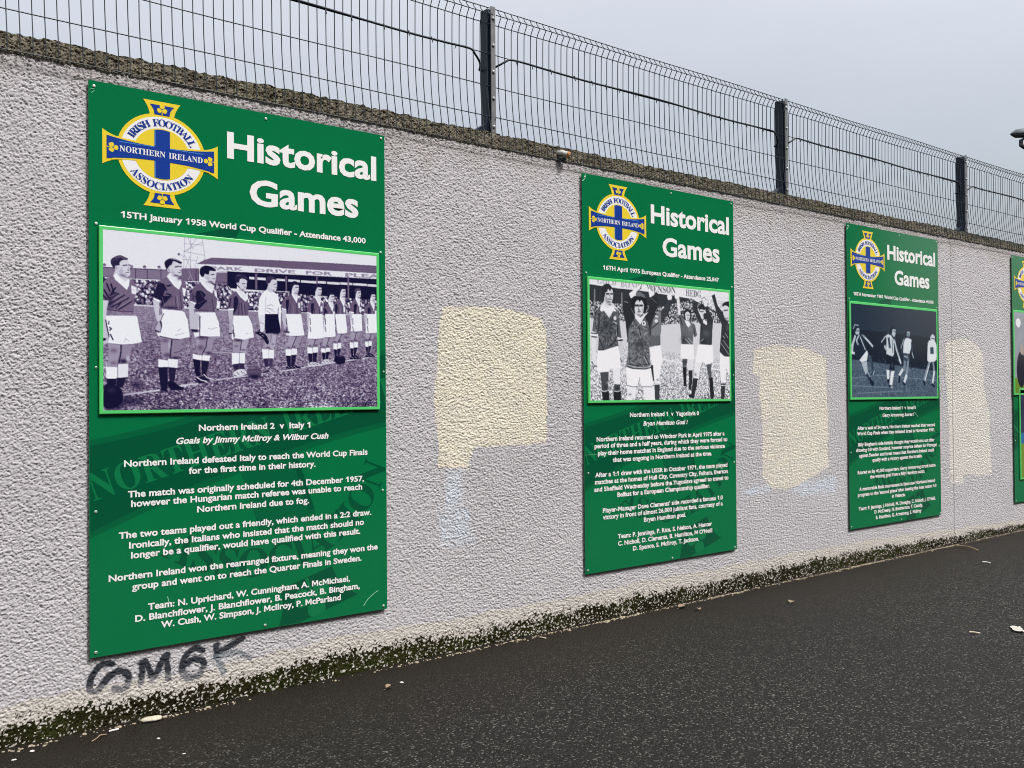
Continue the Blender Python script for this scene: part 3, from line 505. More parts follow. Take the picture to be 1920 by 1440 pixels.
bV428|212,-13 44,381 37,396 30,409 22,420 14,429 1,435 -14,439 -14,455 211,455 211,439 192,438 177,436 166,432 159,427 154,419 152,410 153,402 156,391 161,378 259,143 348,377 352,389 354,400 355,409 353,419 349,427 342,432 331,435 317,438 299,439 299,455 442,455 442,439 429,437 418,434 408,427 400,418 391,403 382,383 230,-13
bP418|15,0 15,17 36,20 52,24 62,32 69,43 73,59 75,81 75,379 73,398 69,413 62,424 51,431 36,436 16,439 16,455 214,455 265,454 306,448 336,440 357,429 375,415 390,398 400,378 407,356 409,332 404,296 390,266 367,240 334,221 292,209 242,206 182,206 182,81 183,59 187,43 194,32 205,24 221,20 242,17 242,0|182,230 182,398 183,409 185,418 189,424 195,428 204,430 216,431 241,428 261,420 275,406 285,387 290,361 292,329 290,297 283,271 272,253 255,240 231,232 201,230
bU492|248,-13 192,-8 147,6 114,29 91,61 78,103 73,155 73,379 72,398 68,413 61,424 50,431 35,436 15,439 15,455 240,455 240,439 225,437 213,435 202,432 195,428 189,422 185,415 183,406 181,394 181,379 181,140 183,104 191,74 203,51 221,35 245,25 275,22 340,37 379,83 392,159 392,378 391,398 387,413 379,423 368,431 351,436 328,439 328,455 474,455 474,439 456,435 442,429 433,421 427,411 424,396 422,378 422,181 418,118 403,69 380,32 346,7 302,-8
bJ330|109,-65 190,-48 239,3 255,89 255,367 256,385 257,399 260,411 263,419 269,426 277,431 287,434 299,437 314,439 314,455 79,455 79,439 97,437 111,434 122,430 131,425 138,418 142,409 145,398 147,384 148,367 148,21 147,3 144,-13 139,-25 131,-33 120,-39 105,-40 89,-38 80,-31 77,-19 80,-10 85,-1 89,8 92,18 93,28 91,41 87,52 79,62 69,69 58,73 44,75 32,73 21,68 11,61 3,50 -2,38 -3,23 -2,7 3,-8 11,-22 22,-35 36,-45 51,-54 69,-60 88,-64
bM634|14,0 14,17 34,20 50,24 61,32 69,43 74,58 75,79 75,382 75,396 73,407 71,416 66,423 61,428 53,432 43,435 30,437 15,439 15,455 185,455 317,142 449,455 617,455 617,439 598,436 583,430 573,423 566,412 561,397 560,378 560,85 561,68 562,54 565,43 569,34 574,28 582,23 591,20 602,18 617,17 617,0 396,0 396,17 410,19 423,22 433,25 440,29 446,36 450,44 453,54 454,68 455,83 455,399 288,0 270,0 105,389 105,80 107,57 112,41 120,30 131,23 148,19 169,17 169,0"""
FONT = {'sans': {}, 'serif': {}}
for ln in GLYPHS.strip('\n').split('\n'):
    f, ch, rest = ln[0], ln[1], ln[2:]; adv, *loops = rest.split('|')
    FONT['sans' if f == 'a' else 'serif'][ch] = (int(adv) / 1000, [[tuple(int(c) / 1000 for c in q.split(',')) for q in lp.split(' ')] for lp in loops])
FONT['sans']['M'] = (.82, [[(.06, 0), (.06, .7), (.225, .7), (.41, .33), (.595, .7), (.76, .7), (.76, 0), (.62, 0), (.62, .46), (.445, .12), (.375, .12), (.2, .46), (.2, 0)]])
def _area(L): return sum(L[i - 1][0] * L[i][1] - L[i][0] * L[i - 1][1] for i in range(len(L))) / 2
def _inside(p, L):
    c = False
    for i in range(len(L)):
        a, b = L[i - 1], L[i]
        if (a[1] > p[1]) != (b[1] > p[1]) and p[0] < (b[0] - a[0]) * (p[1] - a[1]) / (b[1] - a[1]) + a[0]: c = not c
    return c
TRI = {}
def glyph_tris(font, ch):
    if (font, ch) not in TRI:
        adv, loops = FONT[font][ch]; grp = []
        for L in sorted(loops, key=lambda L: -abs(_area(L))):
            for g in grp:
                if _inside(L[0], g[0]): g.append(L); break
            else: grp.append([L])
        V, F = [], []
        for g in grp:
            t = tessellate_polygon([[Vector((x, y, 0)) for x, y in L] for L in g]); b = len(V); V += [q for L in g for q in L]
            for a in t:
                p = [V[b + i] for i in a]
                if (p[1][0] - p[0][0]) * (p[2][1] - p[0][1]) - (p[1][1] - p[0][1]) * (p[2][0] - p[0][0]) < 0: a = a[::-1]
                F.append(tuple(b + i for i in a))
        TRI[(font, ch)] = (V, F)
    return TRI[(font, ch)]
def _bolden(L, d):
    if _area(L) == 0: return L
    o = []; n = len(L)
    for i in range(n):
        (ax, ay), (bx, by), (cx, cy) = L[i - 1], L[i], L[(i + 1) % n]
        u = Vector((by - ay, ax - bx)); v = Vector((cy - by, bx - cx))
        if u.length < 1e-6 or v.length < 1e-6: o.append(L[i]); continue
        u.normalize(); v.normalize(); m = u + v; k = m.length_squared
        m = m * (2 / k) if k > .5 else u
        o.append((bx + m.x * d, by + m.y * d))
    return o
for _ch, (_a, _L) in list(FONT['sans'].items()):
    _N = []
    for L in _L:
        hole = any(M is not L and _inside(L[0], M) for M in _L)
        if (_area(L) < 0) != hole: L = L[::-1]            # outlines counter-clockwise, counters clockwise
        L = _bolden(L, .003 if _ch in '0689&' else .009)
        if _ch.islower(): L = [(x, y * 1.10 if y < .47 else .517 + (y - .47) * ((.74 - .517) / (.74 - .47))) if y > 0 else (x, y) for x, y in L]
        _N.append(L)
    FONT['sans'][_ch] = (_a + .004, _N)
CAPH = {f: max(q[1] for L in FONT[f]['H'][1] for q in L) for f in FONT}
def text_layout(text, font, space=.28):
    x = 0; o = []; x0 = x1 = None
    for ch in text:
        if ch == ' ': x += space; continue
        adv, L = FONT[font][ch]; o.append((ch, x)); a = min(q[0] for l in L for q in l); b = max(q[0] for l in L for q in l)
        if x0 is None: x0 = x + a
        x1 = x + b; x += adv
    return o, x0, x1
def add_text(mb, text, font, u0, u1, v, cap, y, mi=0, slant=0.0):
    """one line fitted between u0 and u1 on baseline v, capitals `cap` high (metres, sign frame)"""
    o, x0, x1 = text_layout(text, font); sx = (u1 - u0) / (x1 - x0); sy = cap / CAPH[font]
    for ch, x in o:
        V, F = glyph_tris(font, ch)
        mb.add([(u0 + (x + a - x0 + slant * b * .9) * sx, y, v + b * sy) for a, b in V], F, mi)

# ------------------------------------------------------------------ crest (built in units of its ring radius)
def ring_poly(r, n=48): return [(r * math.cos(2 * math.pi * k / n), r * math.sin(2 * math.pi * k / n)) for k in range(n)]
def arm(half0, half1, r0, r1, k, blue=False):
    """flared arm of the cross pointing along direction k*90 degrees"""
    pts = []
    for i in range(9):
        t = i / 8; pts.append((r0 + (r1 - r0) * t, half0 + (half1 - half0) * t ** 2.3))
    pts = [(a, -b) for a, b in pts] + [(a, b) for a, b in reversed(pts)]
    c, s = [(1, 0), (0, 1), (-1, 0), (0, -1)][k]; return [(a * c - b * s, a * s + b * c) for a, b in pts]
def clover(cx, cy, s, k):
    polys = []
    for a in (90, 205, 335):
        w = math.radians(a); ox, oy = .58 * s * math.cos(w), .58 * s * math.sin(w) + .10 * s
        lp = []
        for i in range(14):
            q = 2 * math.pi * i / 14; r = .46 * s * (1 - .28 * math.exp(-((q - 0) ** 2) * 3) - .28 * math.exp(-((q - 2 * math.pi) ** 2) * 3)); lp.append((ox + r * math.cos(q + w), oy + r * math.sin(q + w)))
        polys.append(lp)
    polys.append([(-.07 * s, -1.0 * s), (.09 * s, -1.0 * s), (.05 * s, .1 * s), (-.05 * s, .1 * s)])
    r = math.radians(k); c, s_ = math.cos(r), math.sin(r)
    return [[(cx + a * c - b * s_, cy + a * s_ + b * c) for a, b in p] for p in polys]
def crest_layers():
    """(layer, colour key, polygon) from back to front"""
    L = []
    L.append((0, 'Y', ring_poly(1.0)))
    for k in range(4): L.append((-.5, 'Y', arm(.262, .42, .80, 1.295, k)))
    L.append((1, 'W', ring_poly(.918))); L.append((2, 'Y', ring_poly(.635)))
    for k in (0, 2): L.append((3, 'Y', arm(.243, .30, .5, 1.1, k)))
    for k in (1, 3): L.append((3, 'B', arm(.172, .275, .965, 1.205, k)))
    L.append((4, 'B', [(-.175, -.58), (-.09, -.600), (0, -.607), (.09, -.6), (.175, -.58), (.175, .58), (.09, .6), (0, .607), (-.09, .6), (-.175, .58)]))
    L.append((5, 'B', [(a, b) for a, b in arm(.172, .275, 0, 1.205, 0)])); L.append((5, 'B', arm(.172, .275, 0, 1.205, 2)))
    for x0, x1, z0, z1 in ((-.172, -.150, .20, .58), (-.172, -.150, -.58, -.18)): L.append((6, 'H', [(x0, z0), (x1, z0), (x1, z1), (x0, z1)]))
    for x0, x1 in ((-.95, -.175), (.175, .95)): L.append((6, 'H', [(x0, .150), (x1, .150), (x1, .170), (x0, .170)]))
    for cx, cy, k in ((0, 1.09, 0), (0, -1.09, 180), (1.09, 0, 90), (-1.09, 0, -90)):
        for p in clover(cx, cy, .125, k): L.append((6, 'Y', p))
    return L
def arc_text(text, r, a0, a1, cap, outward=True):
    """letters along a circle, from angle a0 to a1 (degrees); returns polygons' verts, faces"""
    o, x0, x1 = text_layout(text, 'serif', .30); out = []; s = cap / CAPH['serif']
    for ch, x in o:
        V, F = glyph_tris('serif', ch); adv = FONT['serif'][ch][0]; xm = x + adv / 2; t = (xm - x0) / (x1 - x0); w = math.radians(a0 + (a1 - a0) * t)
        P = []
        for a, b in V:
            la = (a - adv / 2) * s; lb = b * s
            if outward: ex, ez = (math.sin(w), -math.cos(w)), (math.cos(w), math.sin(w)); rr = r
            else: ex, ez = (-math.sin(w), math.cos(w)), (-math.cos(w), -math.sin(w)); rr = r
            P.append((rr * math.cos(w) + ex[0] * la + ez[0] * lb, rr * math.sin(w) + ex[1] * la + ez[1] * lb))
        out.append((P, F))
    return out
def poly_tris(p):
    t = tessellate_polygon([[Vector((a, b, 0)) for a, b in p]]); F = []
    for a in t:
        q = [p[i] for i in a]
        F.append(tuple(a) if (q[1][0] - q[0][0]) * (q[2][1] - q[0][1]) - (q[1][1] - q[0][1]) * (q[2][0] - q[0][0]) > 0 else tuple(a[::-1]))
    return F
def clip_poly(p, x0, x1, z0, z1):
    for ax, lim, sg in ((0, x0, 1), (0, x1, -1), (1, z0, 1), (1, z1, -1)):
        o = []
        for i in range(len(p)):
            a, b = p[i - 1], p[i]; ia, ib = (a[ax] - lim) * sg >= 0, (b[ax] - lim) * sg >= 0
            if ia != ib:
                t = (lim - a[ax]) / (b[ax] - a[ax]); o.append((a[0] + (b[0] - a[0]) * t, a[1] + (b[1] - a[1]) * t))
            if ib: o.append(b)
        p = o
        if len(p) < 3: return None
    return p

# ------------------------------------------------------------------ printed photographs: pictures painted point by point onto a fine sheet
PHOTOS = """L54:1.2 262,-6 258,194
L54:1.2 283,-9 280,272
L54:1.2 320,-16 331,111
L54:1.2 262,-6 320,-8
L54:1.2 259,40 325,38
L54:1.2 258,85 328,97
L54:1.2 270,-7 291,71
L54:1.2 307,-9 269,84
L54:1.2 323,21 259,85
L54:1.2 259,103 306,251
L54:1.2 280,109 248,258
L54:1.2 306,105 285,254
L54:1.2 254,131 301,133
L54:1.2 243,101 259,117
L54:1.2 331,111 312,187
L54:1.2 253,194 306,201
S30 245,104 244,109 242,112 240,110 239,104 240,99 242,96 244,98
P55 -2,212 33,210 89,207 209,201 300,197 300,250 209,256 96,259 -2,262
L25:2.5 -2,212 33,210 89,207 209,200 272,194
L30:1.7 -2,262 96,261 176,257 300,247
L30:2.2 101,208 101,263
L30:2.2 139,203 139,258
L30:2.2 183,197 183,253
S54 11,198 9,204 5,207 1,205 0,199 1,193 5,190 9,192
S42 8,193 7,196 5,197 3,196 2,194 3,191 5,190 7,191
S54 94,196 93,202 89,205 85,203 83,198 85,191 89,188 93,190
S42 92,191 91,194 89,195 87,194 86,192 87,190 89,188 91,189
S54 136,192 134,198 130,201 126,199 124,193 126,187 130,184 134,186
S42 133,187 132,189 130,191 128,190 127,188 128,185 130,184 132,185
S54 183,187 181,193 177,196 173,194 171,188 173,182 177,179 181,181
S42 180,182 179,185 177,186 175,185 174,183 175,180 177,179 179,180
P50 251,184 310,176 310,251 251,258
P51 371,192 411,187 411,264 362,269
L30:1.4 370,248 411,248
L30:2.8 300,186 300,266
L30:2.2 308,183 309,256
L71:1.7 274,189 292,262
L71:1.7 278,224 269,278
L30:1.7 259,253 287,252
P47 301,152 329,124 355,107 604,88 610,87 610,133 604,133 460,139
P47 563,93 631,89 700,83 881,73 1006,67 1006,118 880,122 700,130 563,139
L30:1.3 563,93 700,83 881,73 1006,67
P07 409,180 610,170 609,281 555,286 409,280
P92 292,154 460,140 610,133 610,169 499,177 368,182 302,159
P07 560,171 1006,151 1005,306 880,301 770,301 682,304 593,297 559,284
P92 563,140 700,131 880,123 1006,118 1006,155 880,161 699,168 563,176
P07 565,175 568,175 566,171
P07 570,175 573,175 571,171
P07 575,175 578,174 577,170
P07 580,175 583,174 582,170
P07 586,174 589,174 587,170
P07 591,174 594,174 593,170
P07 596,174 599,173 598,169
P07 602,174 605,173 603,169
P07 607,173 610,173 609,169
P07 612,173 615,173 614,169
P07 618,173 621,172 619,168
P07 623,173 626,172 625,168
P07 628,172 632,172 630,168
P07 634,172 637,172 635,167
P07 639,172 642,171 641,167
P07 645,172 648,171 646,167
P07 650,171 653,171 652,167
P07 656,171 659,171 657,166
P07 661,171 664,170 663,166
P07 666,171 670,170 668,166
P07 672,170 675,170 674,166
P07 677,170 681,170 679,165
P07 683,170 686,169 685,165
P07 688,170 692,169 690,165
P07 694,169 697,169 696,165
P07 699,169 703,169 701,164
P07 705,169 708,168 707,164
P07 711,169 714,168 712,164
P07 716,168 719,168 718,164
P07 722,168 725,168 723,163
P07 727,168 730,167 729,163
P07 733,167 736,167 734,163
P07 738,167 742,167 740,163
P07 744,167 747,167 746,162
P07 750,167 753,166 751,162
P07 755,166 759,166 757,162
P07 761,166 764,166 763,161
P07 767,166 770,166 768,161
P07 772,166 776,165 774,161
P07 778,165 781,165 780,161
P07 784,165 787,165 785,160
P07 789,165 793,164 791,160
P07 795,165 798,164 797,160
P07 801,164 804,164 803,160
P07 807,164 810,164 808,159
P07 812,164 816,163 814,159
P07 818,164 821,163 820,159
P07 824,163 827,163 826,159
P07 830,163 833,163 831,158
P07 835,163 839,162 837,158
P07 841,162 845,162 843,158
P07 847,162 850,162 849,157
P07 853,162 856,162 855,157
P07 859,162 862,161 860,157
P07 865,161 868,161 866,157
P07 871,161 874,161 872,156
P07 876,161 880,160 878,156
P07 882,161 886,160 884,156
P07 888,160 892,160 890,155
P07 894,160 897,160 896,155
P07 900,160 903,159 902,155
P07 906,159 909,159 908,155
P07 912,159 915,159 914,154
P07 918,159 921,158 920,154
P07 924,159 927,158 926,154
P07 930,158 933,158 932,154
P07 936,158 939,158 938,153
P07 942,158 945,157 944,153
P07 948,158 951,157 950,153
P07 954,157 957,157 956,152
P07 960,157 963,157 962,152
P07 966,157 970,156 968,152
P07 972,156 976,156 974,152
P07 978,156 982,156 980,151
P07 984,156 988,155 986,151
P07 991,156 994,155 992,151
P07 997,155 1000,155 998,150
P07 1003,155 1006,155 1005,150
P07 371,185 373,185 372,181
P07 375,185 377,185 376,181
P07 379,185 381,185 380,180
P07 383,185 385,185 384,180
P07 387,185 389,184 388,180
P07 391,185 393,184 392,180
P07 395,184 397,184 396,180
P07 399,184 401,184 400,180
P07 403,184 405,184 404,179
P07 407,184 409,184 408,179
P07 411,184 413,183 412,179
P07 415,183 417,183 416,179
P07 419,183 421,183 420,179
P07 423,183 425,183 424,178
P07 427,183 429,183 428,178
P07 431,183 433,182 432,178
P07 435,183 438,182 436,178
P07 439,182 442,182 440,178
P07 443,182 446,182 445,178
P07 447,182 450,182 449,177
P07 452,182 454,182 453,177
P07 456,182 458,181 457,177
P07 460,182 462,181 461,177
P07 464,181 466,181 465,177
P07 468,181 470,181 469,176
P07 472,181 475,181 473,176
P07 476,181 479,180 478,176
P07 480,181 483,180 482,176
P07 485,180 487,180 486,176
P07 489,180 491,180 490,175
P07 493,180 495,180 494,175
P07 497,180 500,180 498,175
P07 501,180 504,179 503,175
P07 506,179 508,179 507,175
P07 510,179 512,179 511,175
P07 514,179 516,179 515,174
P07 518,179 521,179 519,174
P07 522,179 525,178 524,174
P07 527,179 529,178 528,174
P07 531,178 533,178 532,174
P07 535,178 538,178 536,173
P07 539,178 542,178 541,173
P07 544,178 546,178 545,173
P07 548,178 550,177 549,173
P07 552,177 555,177 553,173
P07 556,177 559,177 558,172
P07 561,177 563,177 562,172
P07 565,177 567,177 566,172
P07 569,177 572,176 570,172
P07 573,177 576,176 575,172
P07 578,176 580,176 579,171
P07 582,176 585,176 583,171
P07 586,176 589,176 588,171
P07 591,176 593,175 592,171
P07 595,176 598,175 596,171
P07 599,175 602,175 601,171
P07 604,175 606,175 605,170
P07 608,175 611,175 609,170
T55 349,178 467,170 20 PARK
T55 508,171 661,161 21 DRIVE
T55 704,160 811,155 22 FOR
T55 865,155 1014,147 24 PLEA
P87 590,201 623,201 623,214 590,216
P87 634,200 680,199 680,215 634,216
P87 684,200 745,198 745,214 684,215
P87 751,196 785,195 785,211 751,212
P87 789,196 843,195 843,211 789,212
P87 844,193 895,192 895,208 844,209
P87 898,192 958,191 958,207 898,208
P87 959,192 1006,191 1006,207 959,208
P50 624,183 630,182 630,320 624,321
P50 745,168 751,167 751,308 745,309
P50 874,152 881,151 881,295 874,296
P89 488,202 507,202 507,217 488,217
P89 517,203 549,201 549,218 517,218
P50 509,183 518,182 518,277 510,278
Nc00 0,265 105,267 232,261 359,255 412,265 427,295 563,287 676,288 849,290 1014,295 1014,398 848,397 562,405 396,409 258,409 119,407 -1,400
P59 -1,403 119,410 258,412 396,413 562,408 848,401 1014,401 1011,1046 -1,1016
Ng00 -1,418 258,419 562,414 1014,408 1011,1046 -1,1016
L92:2.3 93,412 258,414 415,411 562,411
L94:3.0 420,283 476,283 555,283
L94:2.8 422,283 421,324
L94:2.9 584,280 640,279
L89:2.6 634,279 634,315
L85:5.1 56,914 84,908 126,899 178,887
L85:4.3 239,863 306,850
L85:3.5 367,828 453,808 545,788
L85:3.5 591,774 643,763 697,745 768,726 870,700 1003,664
L71:3.9 348,664 393,666 426,667
D03:94,62 23,952 50,0
D12:69,34 88,947 48,0
D15:59,35 104,857 29,0
P83 39,222 49,225 68,257 78,259 76,281 40,273 32,255
S85 38,206 47,194 53,176 65,163 77,163 82,181 86,195 83,210 85,240 76,258 67,257 56,237 49,225 42,225
S22 25,187 26,165 39,147 54,138 68,146 78,154 75,160 63,163 53,175 51,194 43,196 38,208 35,220 30,203
L50:3.9 40,155 54,145 70,154
L36:2.8 31,169 45,163
S79 46,210 45,219 42,224 38,220 37,211 38,201 42,197 45,200
L40:1.7 41,204 45,215
L20:3.0 62,194 75,189
L20:2.8 79,188 86,189
L30:2.2 76,217 81,218
L30:2.2 71,232 81,229
D45:69,10 61,247 15,0
D59:50,22 56,224 8,0
L45:2.2 64,255 77,260
L54:1.4 79,198 80,213
P52 32,253 14,270 4,290 -1,315 -1,391 19,393 12,444 63,450 95,447 97,385 102,342 109,311 96,279 81,266 74,328 56,300
P95 32,255 42,239 56,266 70,282 80,264 83,274 81,302 74,329 56,301 39,277
L10:4.7 12,301 22,342
L10:4.7 25,300 34,349
L10:4.7 4,335 19,380
L10:4.7 39,319 26,354
L10:4.7 1,365 12,389
L16:4.1 49,351 21,384
L16:4.1 67,358 19,415
L16:4.1 80,372 27,429
L16:4.1 90,390 48,441
L16:4.1 56,401 40,436
L16:4.1 42,348 23,363
L59:1.9 58,359 21,396
L59:1.9 75,370 23,423
L59:1.9 87,386 42,436
D15:59,51 21,396 15,0
L25:2.2 12,444 63,450 95,448
P94 88,301 105,312 103,351 89,347
L50:1.1 92,324 99,327
P83 -2,392 18,393 12,439 9,510 -2,511
P79 0,492 12,491 17,585 15,627 5,636 0,622
P15 0,600 11,602 8,614 0,617
P65 15,627 57,633 53,695 43,746 44,760 10,759 18,713 19,680
P61 56,633 93,629 82,700 80,742 46,747 53,718
L10:4.0 56,636 55,678 49,734
D15:89,15 62,725 15,0
D35:50,15 32,667 13,0
D40:50,12 32,735 13,0
D89:59,23 76,711 7,0
P96 11,480 106,472 113,540 121,616 93,629 60,634 15,628 20,591 12,524
P96 9,477 102,470 108,506 11,513
L15:3.3 9,502 12,535 19,591
L15:3.3 19,507 17,524
L15:3.7 20,541 26,547 21,558
L15:4.0 23,579 31,609
L74:2.2 66,619 70,599 81,615
L50:1.8 17,629 60,635 93,630
P96 9,758 44,760 44,819 23,830 10,820
P92 46,743 78,740 77,813 45,819
L59:1.8 45,751 45,818
P10 12,824 41,823 40,857 13,860
P12 42,818 71,818 60,873 41,869
S07 4,869 20,858 44,863 58,891 60,941 41,980 4,979
D35:59,17 25,885 16,0
P91 202,235 214,211 238,234 249,247 250,273 242,308 229,289
S84 208,185 219,167 224,146 247,158 251,175 249,199 251,221 240,231 226,224 215,209 208,207
S13 196,175 195,157 204,140 219,130 237,135 252,149 248,158 235,151 224,146 218,166 209,180 207,196 201,197
L74:3.0 215,134 229,134 249,145
S79 213,197 212,207 208,211 205,207 203,198 205,189 208,185 212,188
L40:1.4 206,194 211,204
L15:3.3 229,180 241,174
L15:3.0 245,175 251,172
L35:2.2 240,210 248,209
L40:2.2 244,196 249,197
D35:79,8 231,227 12,0
D59:50,14 222,211 7,0
P50 201,241 176,265 167,292 158,359 181,377 180,412 226,422 249,429 259,412 254,347 267,293 264,265 249,244 242,308 229,289
P94 202,238 209,227 226,259 241,274 249,246 251,273 242,308 227,291
P14 174,274 190,278 197,310 192,336 186,380 158,359 163,322
L12:5.0 191,284 201,318
L12:5.0 202,292 216,286
L12:5.0 199,336 216,342
L12:5.0 189,354 216,351
P14 189,354 216,347 222,350 191,406 181,415
L59:2.5 218,351 190,406
L61:1.7 187,358 193,397
D20:79,9 216,412 31,0
L25:2.2 229,350 233,419
L61:2.2 236,340 240,419
L25:2.2 245,322 251,418
L25:2.2 180,415 226,422 250,430
P95 158,362 182,378 179,387 157,373
P94 253,295 266,302 263,344 256,339
D20:59,11 242,243 8,0
P81 155,375 178,386 177,424 176,463 188,453 183,497 170,498 164,460
P96 186,427 251,429 261,439 271,490 180,497 188,458
L25:2.2 192,449 181,493
P73 164,536 176,495 184,501 186,558 172,582 167,553
P94 169,565 186,558 176,587
L12:4.0 180,495 185,524 182,561
L12:3.7 164,548 177,556
P63 180,584 220,593 213,660 212,701 189,714 183,679
P59 221,593 256,589 244,677 241,709 212,702
L10:3.7 218,597 214,655 212,704
D30:69,15 202,686 14,0
D20:89,11 230,701 16,0
D35:50,15 195,603 17,0
L30:2.2 225,674 244,665
D89:40,36 209,626 5,0
P96 186,477 270,471 278,579 242,594 221,592 178,579 186,523
L20:2.2 178,580 220,594 242,595
L69:1.8 236,546 249,534
L69:1.8 229,573 259,559
P96 174,711 205,718 206,757 173,757
P95 205,707 238,712 236,760 206,754
P10 173,757 205,755 205,841 202,892 182,891
P16 206,757 232,762 226,837 210,841
P07 205,837 223,838 242,863 261,881 252,887 215,887 205,863
L50:1.8 204,765 205,840
P91 316,260 323,227 336,243 360,268 360,290 355,318 336,297
S83 328,211 345,188 367,185 369,217 367,239 362,254 350,253 338,239 330,234
S07 312,202 314,180 323,164 336,156 355,163 367,175 367,184 347,186 344,207 332,209 326,222 319,224 314,211
S79 337,216 335,225 332,229 329,226 327,217 329,208 332,204 335,207
L20:2.8 351,209 363,204
L30:2.2 358,232 366,229
D40:84,9 348,250 13,0
D54:50,12 340,229 6,0
P47 314,260 289,294 279,338 277,367 301,380 295,427 330,423 365,429 372,365 373,320 362,278 355,318 336,297
P94 316,261 320,252 339,281 354,299 359,274 361,294 355,318 336,299
P92 362,289 371,311 373,347 364,330
P12 302,307 319,308 333,328 326,351 342,367 310,417 295,410 302,376 297,345
L45:2.5 315,317 324,343
L50:3.3 341,363 312,415
L40:2.2 306,384 336,355
D20:59,27 289,346 9,0
L25:2.2 354,348 361,424
D25:59,7 323,420 22,0
P95 277,369 301,381 297,387 277,377
P94 372,360 383,363 382,405 370,401
P15 370,407 379,406 378,416 370,415
P79 274,378 297,387 291,416 294,460 305,535 280,536 276,427
P96 297,435 365,429 373,468 382,530 307,535 299,482
L20:2.8 312,455 312,530
P77 281,442 311,439 308,519 296,549 283,532
P15 281,533 304,535 305,548 286,547
P61 296,582 338,579 331,642 317,682 296,666 299,635
P63 338,579 365,571 357,623 354,654 330,664
D35:59,18 314,638 14,0
D25:79,9 343,668 13,0
L15:2.8 338,579 333,637 319,678
D30:59,9 317,585 19,0
D84:40,27 304,603 6,0
P96 313,439 363,435 378,488 383,569 343,573 312,570
P95 291,553 312,551 312,572 295,582
L15:2.5 313,457 312,569
L59:1.4 341,526 354,529 372,517
D10:89,5 321,576 19,0
P96 288,677 321,687 318,714 287,704
P95 321,681 348,686 344,718 319,712
L59:1.4 321,682 318,713
P08 288,706 315,714 314,806 298,807
P13 317,714 344,718 333,798 319,800
L69:1.7 315,718 312,784
P15 293,833 304,811 335,802 343,828 324,848 306,846
L91:3.9 302,813 316,829 335,837
L91:3.3 325,795 337,815 361,826
L10:2.5 319,815 343,833
L89:2.2 294,824 300,829
L08:2.5 306,829 311,848
P91 440,295 444,262 462,292 482,314 474,353 455,325
S83 443,245 451,241 455,220 479,219 479,244 477,274 468,288 457,280 448,261 443,257
S20 435,210 441,195 454,188 471,193 483,212 479,227 471,219 455,220 450,243 443,243 438,231
L50:2.2 443,201 457,197
L45:1.9 468,200 478,213
L20:2.5 462,249 473,247
L35:1.9 469,268 476,267
D40:79,8 463,285 9,0
S77 449,251 448,257 445,260 443,258 442,251 443,245 445,242 448,244
P46 440,295 421,320 412,349 410,401 431,405 429,441 454,442 483,439 486,372 488,330 482,310 474,353 455,325
P94 440,296 444,289 462,324 474,339 481,310 484,335 474,355 455,329
P13 432,332 443,324 449,357 443,399 430,438 430,400
L13:3.9 421,342 416,392
L25:2.5 459,365 462,438
L25:2.5 470,373 473,437
L59:1.9 466,365 469,437
L20:2.2 451,366 448,439
P95 410,404 432,400 431,410 410,412
P91 482,336 488,340 487,363 483,358
P75 411,413 428,411 427,463 427,527 418,527 414,473
P96 430,444 483,439 492,467 500,522 426,527
P71 415,467 428,466 426,547 415,553
P15 412,548 424,546 424,552 413,554
P65 427,586 459,589 454,655 446,670 428,661
P69 459,584 485,580 476,640 473,664 453,660
D20:79,8 446,589 17,0
D35:59,7 439,623 7,0
L15:2.2 459,591 454,650
D35:59,7 464,645 9,0
P96 429,443 484,441 498,492 504,568 470,584 432,577
P94 423,554 433,547 432,583 424,586
L20:2.2 429,497 431,574
L20:2.2 433,547 434,570
L59:1.4 474,547 484,549
P96 424,665 451,667 449,728 424,734
P95 452,666 472,665 471,727 451,727
L59:1.4 451,667 450,728
P20 427,734 449,730 449,765 432,766
P25 450,728 469,728 466,764 451,765
S87 428,787 446,765 466,764 477,791 442,808 429,803
L20:2.2 442,782 450,796
L20:1.9 457,773 462,786
L15:2.2 429,796 439,803
L30:1.7 466,782 472,793
S42 533,778 525,804 505,815 486,805 478,779 486,753 505,742 525,752
D08:89,18 505,806 26,0
D61:59,11 497,753 15,0
L20:1.7 483,768 514,763 528,771
S83 557,237 566,227 572,210 589,208 592,245 588,273 578,284 566,264
S28 549,225 553,199 569,188 587,199 588,209 572,210 566,229 558,236 555,245
L20:2.5 579,238 590,235
L35:1.9 583,255 591,254
D50:69,8 577,277 8,0
P79 552,273 558,244 577,282 575,298
P95 552,273 535,298 523,337 520,424 526,470 543,477 547,423 592,423 597,371 597,483 604,515 607,388 593,299 578,285 569,290
L54:1.7 551,375 569,364 577,370
L54:1.7 550,389 577,391
L50:1.4 550,403 566,415
L74:2.2 550,319 546,412
L59:1.4 557,388 583,409
P06 546,423 592,423 601,483 604,515 544,519
P89 519,431 546,429 544,522 537,534 528,532 526,486
L50:1.7 526,472 543,487
P67 550,544 569,548 568,613 557,637 542,628 545,582
P71 570,549 589,549 584,612 578,638 562,632
L35:1.7 569,550 567,594
D25:69,6 556,627 8,0
D30:59,6 573,605 6,0
P06 546,424 594,420 604,527 597,541 548,540
S08 509,542 521,530 526,518 528,536 548,551 560,590 553,609 542,582 525,555
L89:1.9 526,541 530,546
L89:1.9 534,555 541,559
L84:1.7 554,577 559,585
P96 533,638 559,639 558,693 537,696
P95 560,641 580,640 578,695 559,693
P25 539,697 558,695 558,744 546,748
P32 560,695 575,695 572,743 560,745
L08:4.4 538,783 556,773 562,752
L08:4.4 562,752 576,761 596,777
L89:1.7 550,753 576,785
L89:1.7 556,748 590,773
